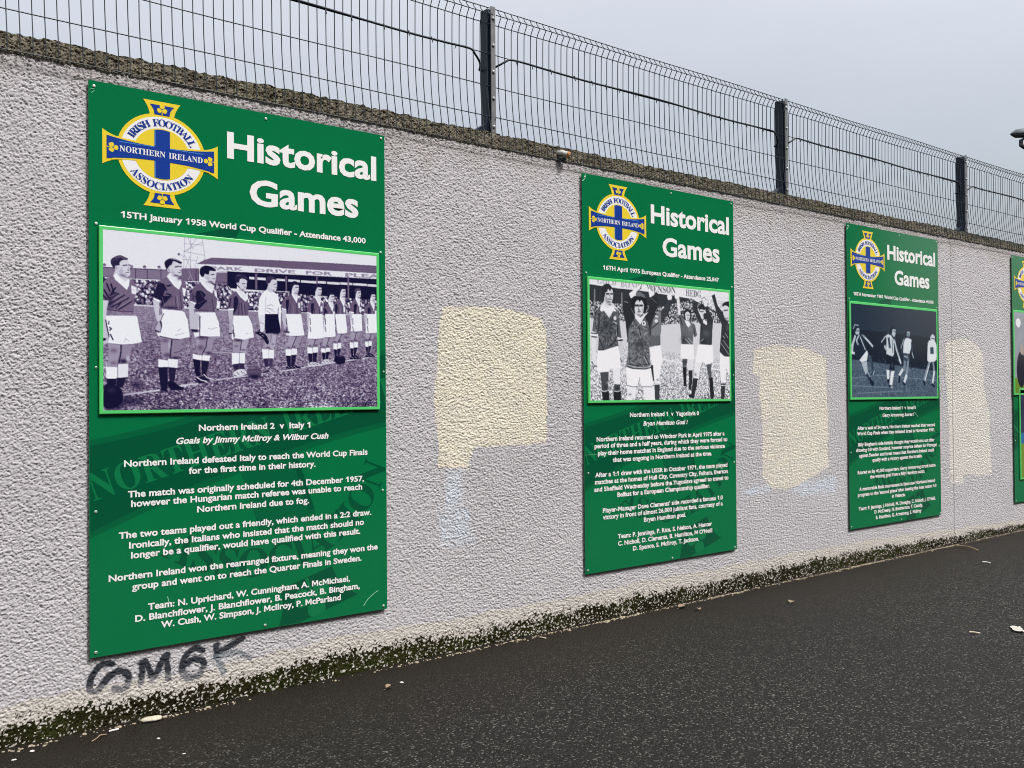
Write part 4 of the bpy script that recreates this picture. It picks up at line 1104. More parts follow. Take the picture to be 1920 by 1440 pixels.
P89 970,309 972,274 988,290 991,331 987,366
S83 972,274 978,256 991,255 994,272 992,293 987,302 980,294 974,283
S12 967,272 969,251 980,240 992,246 991,258 979,258 974,274 971,283
L25:2.6 983,271 992,269
L35:1.9 987,289 992,287
D45:69,6 984,299 7,0
P47 970,309 960,323 947,352 944,387 962,393 959,415 997,416 1000,359 999,353 991,331 986,369
P94 970,309 975,302 983,337 991,327 987,369
P13 959,351 971,344 972,362 964,409 960,386
L25:2.3 972,362 969,410
L59:2.3 980,361 978,409
L25:2.3 988,360 987,408
L20:1.9 961,415 997,416
P94 943,385 961,391 961,399 943,393
P92 990,363 999,365 998,400 991,398
P77 944,394 960,399 961,450 965,502 953,503 946,451
P67 951,510 976,508 962,576 949,577
P63 977,508 995,506 975,574 962,575
D25:69,8 954,559 8,0
D25:69,8 969,554 7,0
L20:2.3 976,513 962,569
D30:59,6 971,515 16,0
P96 958,389 997,386 1001,508 975,515 950,515
L20:2.6 959,418 960,459
L20:2.6 958,470 961,505
P96 947,570 961,574 961,606 948,604
P94 963,567 977,568 976,598 962,601
P10 949,605 960,606 958,653 955,653
P14 962,601 974,598 965,651 961,651
S10 949,664 960,649 973,648 992,665 985,671 952,673
L89:1.6 954,656 963,666
L89:1.6 967,655 978,665
L89:1.6 981,655 993,665
P89 907,293 909,258 925,274 928,314 924,349
S83 909,258 915,239 928,238 931,255 930,277 924,286 917,278 911,267
S35 904,255 905,234 918,222 930,228 928,241 916,241 911,258 908,267
L25:2.6 920,254 930,253
L35:1.9 924,273 930,271
D45:69,7 921,283 7,0
P47 907,293 897,306 885,335 882,380 903,385 899,417 930,418 933,352 932,336 928,314 923,352
P94 907,293 912,285 921,320 928,310 924,351
P13 900,334 913,326 912,354 905,411 900,378
L25:2.3 910,354 907,412
L59:2.3 916,354 915,411
L25:2.3 923,353 922,411
L20:1.9 901,417 930,418
P94 881,377 901,383 901,391 881,385
P92 923,346 931,348 931,383 924,380
P77 882,386 900,391 902,451 905,503 893,504 884,453
P67 888,502 911,501 899,585 884,586
P63 913,501 930,498 915,583 899,584
D25:69,8 890,568 7,0
D25:69,8 908,563 7,0
L20:2.3 912,505 899,578
D30:59,7 907,508 16,0
P96 894,395 933,391 936,500 911,508 886,507
L20:2.6 896,423 896,463
L20:2.6 895,475 898,509
P96 882,579 898,583 898,618 883,617
P94 900,576 917,577 916,610 899,613
P10 884,618 897,618 896,670 889,670
P14 899,613 914,611 905,667 899,668
S10 884,681 894,665 910,665 932,681 924,687 887,690
L89:1.6 889,673 898,683
L89:1.6 902,672 912,682
L89:1.6 915,672 927,682
P89 841,299 844,256 860,275 863,320 859,354
S83 844,256 849,235 863,233 866,254 865,278 859,289 852,279 845,266
S12 838,253 839,229 852,216 865,223 863,237 851,237 845,256 842,267
L25:2.6 855,252 865,250
L35:1.9 859,273 865,272
D45:69,8 856,285 8,0
P47 841,299 830,313 815,341 812,383 824,389 821,417 865,417 868,355 865,343 863,320 858,357
P94 841,299 846,292 855,326 863,316 859,357
P13 822,341 830,334 833,358 826,411 821,382
L25:2.3 835,358 831,412
L59:2.3 845,357 842,411
L25:2.3 854,356 853,410
L20:1.9 822,417 865,417
P94 811,381 822,386 822,394 811,389
P92 856,352 864,354 863,388 856,386
P77 812,390 821,394 823,451 826,502 814,503 814,452
P67 832,519 851,518 830,595 815,596
P63 853,518 866,516 845,593 830,594
D25:69,7 821,578 7,0
D25:69,8 839,573 7,0
L20:2.3 852,522 830,588
D30:59,7 847,525 15,0
P96 821,401 865,397 872,518 851,525 831,524
L20:2.6 822,429 823,469
L20:2.6 821,480 824,514
P96 813,589 829,593 829,629 814,627
P94 831,586 847,587 846,621 830,624
P10 816,628 828,629 827,684 821,684
P14 830,624 844,621 836,681 830,681
S10 816,694 825,679 841,679 862,695 854,701 818,703
L89:1.6 820,686 829,696
L89:1.6 833,686 843,696
L89:1.6 846,685 857,695
P89 793,332 796,295 813,311 816,353 811,387
S83 796,295 801,277 816,276 819,293 817,314 811,323 804,315 797,304
S12 790,293 791,272 804,261 817,267 816,278 803,278 797,295 794,304
L25:2.6 807,292 817,290
L35:1.9 811,310 817,308
D45:69,6 808,320 8,0
P47 793,332 785,345 774,373 771,411 778,417 775,442 821,442 823,384 821,375 816,353 810,390
P94 793,332 798,325 808,359 816,349 811,390
P13 777,373 782,367 788,387 780,436 776,410
L25:2.3 790,387 786,437
L59:2.3 800,386 797,436
L25:2.3 809,385 808,435
L20:1.9 777,442 821,442
P94 770,409 777,415 777,423 770,416
P92 812,384 820,386 819,420 813,418
P77 771,418 776,423 777,476 781,526 769,527 773,476
P67 774,546 798,545 782,629 765,630
P63 799,545 817,543 799,627 782,628
D25:69,7 772,612 7,0
D25:69,8 791,607 6,0
L20:2.3 798,549 782,622
D30:59,6 793,552 15,0
P96 780,404 819,401 823,545 797,552 773,551
L20:2.6 781,432 782,471
L20:2.6 780,483 783,516
P96 763,623 781,627 781,652 764,650
P94 783,620 801,621 800,644 782,647
P10 766,651 780,652 779,699 771,700
P14 782,647 798,644 790,697 782,697
S84 766,710 775,695 793,694 815,711 808,717 768,719
L15:1.6 770,702 779,712
L15:1.6 783,702 793,711
L15:1.6 795,701 806,711
P89 740,304 742,256 761,274 764,324 759,358
S83 742,256 748,235 764,233 767,253 766,277 759,288 751,278 744,266
S12 736,253 737,230 752,216 766,223 764,237 750,237 744,256 740,266
L25:2.6 755,252 766,250
L35:1.9 759,273 766,271
D45:69,7 756,285 9,0
P47 740,304 727,317 710,346 707,399 726,404 723,446 770,446 773,371 770,346 764,324 758,361
P94 740,304 745,297 755,330 764,320 759,361
P13 723,344 736,338 735,375 728,440 724,398
L25:2.3 738,374 735,441
L59:2.3 748,373 746,440
L25:2.3 758,373 757,439
L20:1.9 725,446 770,446
P94 706,397 725,402 725,410 706,405
P92 762,355 770,357 769,391 762,388
P77 707,406 724,410 725,479 729,529 717,530 709,480
P67 710,560 742,558 730,626 711,627
P63 743,558 769,555 749,624 730,625
D25:69,7 719,609 7,0
D25:69,7 741,604 7,0
L20:2.3 742,563 730,619
D30:59,7 738,565 15,0
P96 719,409 770,405 775,557 741,565 709,564
L20:2.6 720,437 721,476
L20:2.6 719,487 722,520
P96 708,620 729,623 729,658 709,657
P94 731,617 752,618 750,651 730,654
P10 711,658 728,658 727,718 716,718
P14 730,654 749,651 741,715 730,715
S84 711,728 720,713 740,713 766,729 758,735 714,737
L15:1.6 715,720 724,730
L15:1.6 728,720 737,730
L15:1.6 740,720 751,729
P89 647,291 649,252 669,272 672,311 667,344
S83 649,252 656,230 673,228 676,249 674,275 667,287 659,277 651,263
S12 643,250 644,224 659,209 674,217 673,232 658,232 651,252 648,264
L25:2.6 663,248 674,246
L35:1.9 667,270 674,269
D45:69,8 664,283 9,0
P47 647,291 632,305 613,333 610,383 628,388 625,426 683,425 685,354 681,332 672,311 666,347
P94 647,291 653,284 663,317 672,307 667,347
P13 625,332 637,325 637,359 630,420 626,382
L25:2.3 643,358 639,421
L59:2.3 656,357 653,419
L25:2.3 668,356 667,418
L20:1.9 626,426 683,425
P94 609,381 626,386 626,394 609,389
P92 673,341 681,343 680,376 674,374
P77 610,390 626,394 627,459 630,508 619,509 612,460
P67 638,546 667,545 645,639 625,640
P63 668,545 691,542 666,637 645,638
D25:69,7 634,623 7,0
D25:69,7 656,618 6,0
L20:2.3 667,549 645,633
D30:59,6 663,551 15,0
P96 625,417 684,412 697,544 667,551 637,551
L20:2.6 626,444 627,482
L20:2.6 625,494 628,526
P96 623,634 645,637 644,676 624,674
P94 646,630 668,632 667,668 645,671
P10 625,675 643,676 642,737 630,737
P14 645,671 665,668 657,734 645,734
S10 625,747 634,732 655,732 682,748 675,753 628,755
L89:1.6 629,739 638,749
L89:1.6 641,739 651,748
L89:1.6 653,738 664,748
S08 864,694 857,715 840,724 824,716 817,695 824,674 841,665 857,673
D50:69,8 841,670 12,0
P15 614,527 639,525 639,534 617,532
P89 624,535 639,534 638,550 626,549
@
P20 -2,41 482,56 481,211 -4,243
P20 456,67 720,95 708,211 455,215
Nc00 -4,173 81,182 221,186 479,184 597,140 717,99 884,96 1022,133 1020,309 882,300 675,315 478,354 -5,323
Nc00 677,74 1023,87 1021,209 676,214
P83 -5,323 478,344 715,303 1021,294 1013,1064 -10,1043
Nh00 -7,569 254,538 476,560 713,613 1017,622 1013,1064 -10,1043
L94:7.6 476,640 640,678 1016,748
P92 -2,-5 483,-24 482,67 398,63 160,57 -3,44
L54:9.0 34,83 33,194
L54:9.0 210,93 209,224
T60 51,33 174,37 40 Gold
T60 202,46 330,48 62 Bond
P92 457,-7 1004,-11 1003,151 829,106 731,94 614,81 456,72
P84 753,72 1003,92 1002,185 861,171 796,119
Nf00 752,85 1003,105 1002,211 861,223
T30 394,66 586,57 58 BENSON
T30 662,69 777,75 58 HEDG
L77:2.0 753,2 998,0
L77:2.0 796,55 998,59
L74:7.0 775,-4 775,22
L74:7.0 844,-12 843,14
L74:7.0 913,-20 913,6
P24 400,262 460,245 511,178 527,115 555,115 544,213 489,317 472,343 472,521 453,528 388,525
P94 522,84 542,66 560,86 555,117 529,120
L40:3.0 560,74 578,72 579,100
D50:50,62 429,370 31,0
P50 410,388 421,302 446,251 479,223 478,396 464,496 404,499
S89 456,311 453,323 444,328 436,324 432,313 436,302 444,296 453,300
L92:8.0 438,270 456,275
L15:6.0 415,376 460,324
P40 395,442 470,437 469,514 396,543
P96 396,546 472,520 489,654 467,745 461,854 430,854 411,701
P15 403,698 418,695 425,835 412,828
P25 427,859 465,857 460,1013 431,1013
L92:4.2 427,863 465,861
D30:59,13 448,822 11,0
P87 67,231 96,164 145,182 195,249 126,314
S83 94,146 99,99 114,68 141,65 152,99 150,147 137,195 117,203 99,175
S16 77,72 91,41 119,26 141,47 151,73 142,65 132,87 122,70 114,92 102,105 97,140 86,147 79,107
L15:8.0 107,113 125,111
L15:7.0 135,110 149,108
L20:6.0 118,156 141,155
L94:4.0 121,162 137,162
D25:59,16 122,176 19,0
D30:50,30 106,151 8,0
L40:4.0 129,119 134,142
D30:69,8 129,198 15,0
L89:2.5 114,77 123,90
P36 67,231 31,269 17,427 52,442 61,517 175,511 171,369 180,463 205,480 194,356 191,249 158,222 126,314 94,258
P94 65,249 81,206 113,233 149,206 174,254 151,253 128,305 94,252 76,264
Ns00 31,269 94,264 126,314 158,252 190,273 175,511 61,517 26,426
D15:50,77 107,374 42,0
L15:7.0 62,284 57,424
L12:8.0 176,369 180,463
S84 173,310 170,323 163,328 156,324 153,312 156,299 163,293 171,298
L79:4.5 153,341 176,357
D59:40,48 44,332 10,0
L94:10.0 10,456 48,460
L12:5.0 12,473 45,477
L12:4.5 10,445 48,447
L94:7.0 180,486 212,478
L10:6.0 182,496 212,488
P89 9,489 37,488 40,620 44,711 21,717 12,676
L15:4.7 12,679 21,702
L15:4.7 26,711 44,717
P79 183,498 210,502 207,595 211,663 201,701 194,645
L15:4.2 196,645 206,676
L15:5.2 183,495 210,496
P36 58,462 176,455 183,535 154,561 68,586 52,578
Ns00 58,468 176,461 178,529 68,583
L12:4.7 52,581 87,582 154,561 183,538
L15:5.2 60,492 87,570
L15:5.2 169,498 116,556
P30 65,765 119,761 116,843 113,916 75,916
P92 143,727 197,725 192,867 152,861
P30 154,864 192,864 194,920 149,920
D15:59,25 97,886 15,0
D12:59,19 173,892 13,0
D79:59,13 108,849 7,0
P96 50,587 87,583 180,541 194,614 198,728 131,733 119,758 65,766 44,759 45,650
P10 73,925 118,916 124,1008 82,1007
P10 149,923 198,920 198,1009 150,1008
L84:4.2 73,919 94,925 115,913
L84:4.2 149,920 175,926 197,915
P15 272,110 217,157 214,217 232,329 243,472 288,505 384,500 405,340 459,176 454,115 432,68 397,115 397,206 357,265 294,270 271,218 276,133
P93 258,93 301,46 345,-4 349,16 334,48 310,75 303,112 286,138 267,128
P93 379,-5 396,11 408,52 435,61 432,86 400,114 393,72
L30:4.0 347,-5 335,42
L25:5.0 379,-5 393,36
L30:4.0 310,75 344,35
P42 299,288 250,399 240,508 394,499 398,402 386,329 357,277
Ns00 294,300 246,412 240,508 394,499 398,402 371,294
P91 292,264 309,263 333,291 362,258 391,237 362,282 332,351 299,300
S84 295,180 310,145 343,138 358,179 352,247 333,279 316,280 297,246
S10 271,182 276,133 305,106 344,102 373,123 382,183 372,239 355,253 359,185 343,141 329,158 319,141 300,167 295,216 294,264 275,242
P45 303,88 329,67 363,94 373,123 339,109 305,112
P10 271,188 295,167 294,258 278,247
L15:10.0 297,191 321,189
L15:9.0 329,188 350,186
L20:5.0 316,244 335,241
L35:5.0 318,226 331,228
D35:69,10 323,267 18,0
D50:50,25 347,223 7,0
L30:4.0 325,195 322,219
S94 372,339 368,353 357,359 347,354 343,341 347,327 358,320 368,325
S30 363,339 361,346 356,350 352,347 350,340 352,333 356,330 361,333
D12:59,37 307,456 30,0
D64:50,50 370,440 20,0
D59:50,37 269,458 20,0
L12:5.0 327,382 336,454 355,477
L59:4.5 317,395 331,466
L54:5.0 224,163 252,172
L50:4.5 271,218 294,270
L45:4.0 407,114 447,152
P42 252,450 392,442 394,575 400,702 359,734 279,730 235,706 245,612
Ns00 252,457 392,448 394,575 400,702 279,723 240,700
D12:59,51 331,514 46,0
D59:40,63 270,580 15,0
L12:5.2 235,709 279,730 359,735 403,717
L74:4.2 237,700 284,716 359,722 400,705
L20:4.2 240,687 289,704 400,689
L20:4.7 360,614 390,689
L69:4.2 355,621 380,689
P94 239,867 303,879 292,992 282,1011 238,1010
P94 343,879 424,879 429,1013 367,1012
D30:59,13 257,948 13,0
D50:59,16 277,992 8,0
P97 232,721 279,733 359,737 403,724 422,866 404,882 333,882 326,810 308,879 278,886 239,870
L30:3.1 239,872 278,886 308,881
L40:3.1 333,884 409,884
L50:3.1 326,804 315,879
P89 592,105 614,99 619,200 623,243 605,251 597,170
P94 578,78 609,69 614,99 583,106
S14 643,254 647,210 671,185 695,202 702,249 692,282 655,285
S85 656,228 674,210 691,225 689,269 673,296 659,278
L25:4.0 666,243 687,241
D40:59,8 673,290 14,0
L30:3.0 668,268 681,268
P42 608,251 624,240 649,292 665,328 692,301 729,324 744,418 722,439 715,407 711,503 626,504 622,388
P94 649,285 686,301 697,326 680,353 665,335
D15:69,45 647,468 32,0
L12:7.0 613,257 633,331
L74:4.0 653,455 690,498
L74:3.5 674,448 711,490
D59:59,32 691,364 22,0
L12:5.0 720,350 730,432
P85 722,439 741,431 754,514 743,572 724,572 722,515
P30 631,637 667,633 661,709 658,835 660,867 639,873 635,772
P89 670,633 715,631 712,733 672,734
P96 621,505 716,504 723,637 670,636 617,634
P15 677,737 706,736 703,835 694,898 676,911 681,835
P10 632,716 661,709 657,860 663,879 636,879 642,841
D84:59,10 651,696 9,0
P84 722,446 746,445 749,489 727,554 721,644
D10:69,20 683,892 11,0
P20 725,110 758,117 738,170 783,262 778,307 767,314 709,179
P20 806,157 828,155 855,237 869,261 865,353 826,342 816,278 822,233
S84 762,199 779,179 806,183 810,227 794,261 778,262
S15 763,148 785,130 806,150 806,183 773,179 765,199
S18 795,222 822,213 822,259 800,267
L20:4.5 768,202 795,198
P91 725,104 758,65 774,89 758,120
P91 785,69 812,66 823,97 823,149 803,151 796,106
L35:3.5 785,82 802,66 818,91
P25 772,295 794,280 827,303 865,314 858,496 847,503 762,494
P91 789,274 821,284 816,317 794,306
S89 823,304 821,315 815,320 808,316 806,305 809,294 815,289 821,293
D45:50,39 815,395 34,0
D10:59,27 792,473 28,0
L69:4.0 771,474 793,447
L10:5.0 783,320 771,410
P92 737,579 791,661 768,719 746,809 714,803 717,752 726,663
P35 812,682 854,675 848,737 855,808 833,821
P97 749,505 864,503 871,658 807,683 791,661 731,662
P17 708,809 746,809 737,885 712,993 701,987 697,936
P12 833,808 861,795 871,957 865,995 843,989 838,898
P10 675,955 702,949 712,987 680,980
D20:59,17 727,771 10,0
L30:3.5 788,661 768,719
P20 860,48 885,29 906,128 951,202 973,266 1001,304 999,568 925,531 938,308 900,207
S85 951,163 969,122 1004,125 1003,251 973,260 956,221
S12 946,117 975,92 1005,92 1004,151 991,133 963,126 951,143
L20:6.0 957,175 988,169
D30:59,11 973,246 24,0
D45:50,40 984,331 18,0
L74:4.0 949,412 994,495
L74:3.5 966,385 999,449
L74:3.5 937,452 982,529
P20 929,434 1001,430 1000,602 958,603 919,559
L69:4.0 931,480 993,582
L69:4.0 948,453 996,529
P96 922,572 958,603 1000,605 998,780 969,701 965,846 928,839 918,702
P20 927,872 961,872 952,1003 926,1003
L12:7.0 925,859 963,862
L94:4.0 925,872 963,873
@
P16 -16,-15 1024,-41 1013,682 -12,610
P08 -19,268 1019,314 1013,682 -12,598
Nd00 -11,527 241,553 572,591 843,634 1013,682 1013,695 572,641 240,620 -12,592
P36 -12,592 240,617 571,654 1013,702 1007,1062 -17,1046
Nk00 -12,592 240,617 571,654 1013,702 1007,1062 -17,1046
L50:6.4 -8,799 313,758
L50:6.4 -9,870 438,893
L50:6.4 313,758 1011,813
L50:6.4 66,952 568,930
S74 45,299 63,257 89,267 84,333 60,352
S10 25,289 34,235 70,224 90,255 63,265 49,299
L79:6.4 25,271 42,228 81,231
L20:6.4 61,293 84,287
P12 39,336 98,320 146,353 150,485 95,607 24,538 37,442
L84:19.2 44,347 14,444 10,527
L84:15.4 134,342 200,410 232,447
L79:12.8 86,333 56,394 73,435
L79:10.2 98,356 150,485
L89:15.4 1,527 34,528
L54:12.8 116,331 146,353
P91 168,490 180,520 167,604 106,621 85,601
P30 180,520 210,555 234,639 185,622
P71 106,621 167,610 172,700 183,760 153,761 118,666
L25:25.6 221,627 236,760
L15:23.1 165,749 207,820 231,863
L59:12.8 171,725 195,772
L79:7.7 232,760 245,711
P08 194,821 240,826 237,866 206,857
S74 440,286 460,241 493,245 487,320 458,328
S08 427,262 447,211 486,223 488,245 460,247 449,298 427,287
L20:5.1 470,269 492,268
P84 388,314 439,311 471,358 475,520 455,552 385,523
L20:23.1 413,349 425,448
L30:7.7 452,359 459,508
L79:10.2 414,306 369,340 330,397
L79:17.9 477,358 502,469 548,604
L20:12.8 446,310 477,358
L89:15.4 533,574 552,623
L79:20.5 367,438 382,468
P05 385,536 475,551 480,631 473,706 434,695 389,696
P35 390,634 422,633 415,701 387,702
P92 383,696 417,701 413,794 390,813
P92 434,713 476,706 444,880 415,868
P10 388,800 416,800 410,841 390,837
P10 402,856 457,874 451,895 412,893
L89:7.7 431,886 453,889
D50:59,38 448,644 14,0
S50 623,299 644,260 668,277 659,322 636,330
L79:6.4 630,267 664,269
P89 589,352 629,330 683,346 675,448 653,513 580,503
L25:12.8 602,338 561,429 567,516
L69:7.7 589,352 554,454
L30:12.8 680,385 694,511
L74:10.2 687,499 704,555
L20:9.0 629,324 656,322
P25 580,509 653,513 659,601 579,597
L79:7.7 593,540 626,552
L69:6.4 633,532 639,583
L54:28.2 599,603 591,691
L59:25.6 636,602 624,728
L91:23.1 571,692 531,755
L91:25.6 617,754 589,836
L10:17.9 533,767 529,830
L10:17.9 575,840 598,861
S84 919,307 948,273 976,303 960,370 925,372
P89 897,347 975,343 996,394 996,499 972,578 900,607 875,581 881,439
P25 914,424 957,422 959,500 916,502
L30:7.7 933,319 968,324
L94:10.2 889,373 884,516 944,521
P94 894,529 996,499 995,564 964,592 893,587
L59:25.6 900,607 863,711 834,815
L59:23.1 950,605 962,709
L94:20.5 962,709 939,840
L10:20.5 827,815 840,853
L10:17.9 932,853 960,879
L94:9.0 900,633 841,815""".strip('\n').split('\n@\n')
def blur(a, r):
    if r <= 0: return a
    k = np.exp(-.5 * (np.arange(-int(3 * r) - 1, int(3 * r) + 2) / r) ** 2); k /= k.sum(); p = len(k) // 2
    a = np.apply_along_axis(lambda v: np.convolve(np.pad(v, p, 'edge'), k, 'valid'), 0, a)
    return np.apply_along_axis(lambda v: np.convolve(np.pad(v, p, 'edge'), k, 'valid'), 1, a)
def catmull_closed(p, k=5):
    n = len(p); o = []
    for i in range(n):
        a, b, c, d = p[i - 1], p[i], p[(i + 1) % n], p[(i + 2) % n]
        for j in range(k):
            t = j / k; o.append(tuple(.5 * (2 * b[m] + (c[m] - a[m]) * t + (2 * a[m] - 5 * b[m] + 4 * c[m] - d[m]) * t * t + (3 * b[m] - a[m] - 3 * c[m] + d[m]) * t ** 3) for m in (0, 1)))
    return o
def coverage(poly, w, h, ss=3):
    xs_ = [q[0] for q in poly]; ys_ = [q[1] for q in poly]
    x0, x1 = max(0, int(min(xs_)) - 1), min(w, int(max(xs_)) + 2); y0, y1 = max(0, int(min(ys_)) - 1), min(h, int(max(ys_)) + 2)
    if x1 <= x0 or y1 <= y0: return None
    gx_ = (np.arange((x1 - x0) * ss) + .5) / ss + x0; gy_ = (np.arange((y1 - y0) * ss) + .5) / ss + y0
    m = in_poly(*np.meshgrid(gx_, gy_), poly).astype(float)
    return (slice(y0, y1), slice(x0, x1)), m.reshape(y1 - y0, ss, x1 - x0, ss).mean((1, 3))
def stroke_poly(pts, w):
    out = []
    for (x0, y0), (x1, y1) in zip(pts[:-1], pts[1:]):
        d = math.hypot(x1 - x0, y1 - y0) + 1e-9; nx_, ny_ = -(y1 - y0) / d * w / 2, (x1 - x0) / d * w / 2; ex, ey = (x1 - x0) / d * w * .25, (y1 - y0) / d * w * .25
        out.append([(x0 + nx_ - ex, y0 + ny_ - ey), (x1 + nx_ + ex, y1 + ny_ + ey), (x1 - nx_ + ex, y1 - ny_ + ey), (x0 - nx_ - ex, y0 - ny_ - ey)])
    return out
def paint_photo(src, w, h, bg, seed):
    r = np.random.default_rng(seed); A = np.full((h, w), bg)
    S = lambda q: (q[0] * w / 1000, q[1] * h / 1000)
    yy, xx = np.mgrid[0:h, 0:w].astype(float)
    def lay(poly, g, al=1.0):
        c = coverage(poly, w, h)
        if c: A[c[0]] = A[c[0]] * (1 - c[1] * al) + g * c[1] * al
    for ln in src.split('\n'):
        head, rest = ln.split(' ', 1); k = head[0]
        if k == 'T':
            a = rest.split(' '); (x0, y0), (x1, y1) = [S(tuple(map(int, q.split(',')))) for q in a[:2]]; cap = int(a[2]) * h / 1000; tx = a[3].upper() if False else a[3]
            font = 'sans' if tx in ('PARK', 'DRIVE', 'FOR', 'PLEA') else 'serif'; tx = tx.upper()
            o, a0, a1 = text_layout(tx, font)
            for ch, x in o:
                for L in FONT[font][ch][1]:
                    sgn = 1 if all(not (M is not L and _inside(L[0], M)) for M in FONT[font][ch][1]) else 0
                    P = [(x0 + (x + q[0] - a0) / (a1 - a0) * (x1 - x0), y0 + (y1 - y0) * (x + q[0] - a0) / (a1 - a0) - q[1] / CAPH[font] * cap) for q in L]
                    lay(P, int(head[1:]) / 99 if sgn else .93, .85)
            continue
        pts = [S(tuple(map(int, q.split(',')))) for q in rest.split(' ')]
        if k == 'P': lay(pts, int(head[1:]) / 99)
        elif k == 'S': lay(catmull_closed(pts), int(head[1:]) / 99)
        elif k == 'L':
            g, wd = head[1:].split(':')
            for p in stroke_poly(pts, float(wd) * w / 1000): lay(p, int(g) / 99, .92)
        elif k == 'D':
            g, rest2 = head[1:].split(':'); al, ry = rest2.split(','); (cx_, cy_), (rx, _) = pts; ry = max(1, float(ry) * h / 1000); rx = max(1, rx)
            e_ = np.exp(-1.6 * (((xx - cx_) / rx) ** 2 + ((yy - cy_) / ry) ** 2)) * int(al) / 99; A[:] = A * (1 - e_) + int(g) / 99 * e_
        elif k == 'N':
            m = np.zeros((h, w)); c = coverage(pts, w, h); m[c[0]] = c[1]; q = head[1]
            n1 = blur(r.standard_normal((h, w)), .9 * w / 560); n1 /= n1.std(); n2 = blur(r.standard_normal((h, w)), 2.0 * w / 560); n2 /= n2.std()
            if q == 'c':
                d, hh = worley(xx / (5.2 * w / 560), yy / (5.6 * w / 560), seed + 5); v = np.where(d < .45, .40 + .55 * hh, .12 + .22 * hh); v = np.clip(v + .06 * n1, .04, .97); A[:] = A * (1 - m) + v * m
            elif q == 'd': A += m * np.clip(n2 - 1.2, 0, 1) * .35
            elif q == 'g':
                t = np.clip((yy / h - .42) / .58, 0, 1); st = blur(r.standard_normal((h, w)), 1.0)
                n3_ = np.apply_along_axis(lambda v: np.convolve(v, np.ones(5) / 5, 'same'), 1, r.standard_normal((h, w))); n3_ /= n3_.std(); lo = blur(r.standard_normal((h, w)), 14); lo /= lo.std()
                A += m * ((.03 + .17 * t) * (.65 * n1 + .6 * n3_) - .10 * t + .04 * lo * t)
            elif q == 'h': 
                t = np.clip((yy / h - .5) / .5, 0, 1); A += m * ((.05 + .20 * t) * n1 - .10 * t - .06 * np.clip(n2, 0, 3) * t)
            elif q == 's': A += m * (.05 * n1 + .06 * n2)
            elif q == 'f': A += m * (.08 * n1 + .06 * n2)
            elif q == 'k': A += m * (.045 * n1 + .03 * n2)
    A = blur(A, .45) + .012 * r.standard_normal((h, w))
    return np.clip(A, 0, 1)
def tone(A, stops):
    g = np.linspace(0, 1, len(stops)); c = np.stack([np.interp(A, g, [s[i] / 255 for s in stops]) for i in range(3)], -1)
    return np.where(c < .04045, c / 12.92, ((c + .055) / 1.055) ** 2.4)

# ------------------------------------------------------------------ sign boards
SW, SH = .598 * K, K
m_green = material('board_green', (.002, .163, .056), rough=.13, spec=.5, noise=.035, nscale=3.0)
m_edge = material('board_edge', (.03, .10, .05), rough=.5)
m_wm = [material('watermark_dark', (.0015, .086, .039), rough=.13, spec=.5), material('watermark_deep', (.002, .116, .046), rough=.13, spec=.5), material('watermark_light', (.005, .178, .064), rough=.13, spec=.5)]
m_letter = material('white_vinyl', (.83, .85, .86), rough=.35, spec=.5)
CRM = {'Y': material('crest_yellow', (.80, .62, .035), rough=.3), 'W': material('crest_white', (.82, .84, .86), rough=.3), 'B': material('crest_blue', (.004, .040, .30), rough=.3), 'H': material('crest_pale_blue', (.06, .22, .62), rough=.3)}
CRK = list(CRM); CRL = [CRM[k] for k in CRK]
m_frame = material('pale_green_border', (.10, .62, .165), rough=.3, spec=.5)
m_print = material('photo_print', (0, 0, 0), rough=.14, spec=.5, attr='Col')
m_screw = material('zinc_screw', (.62, .74, .66), rough=.35, metal=.35)
m_recess = material('screw_recess', (.03, .05, .04), rough=.6)
m_scr = material('scratch', (.30, .62, .42), rough=.5)
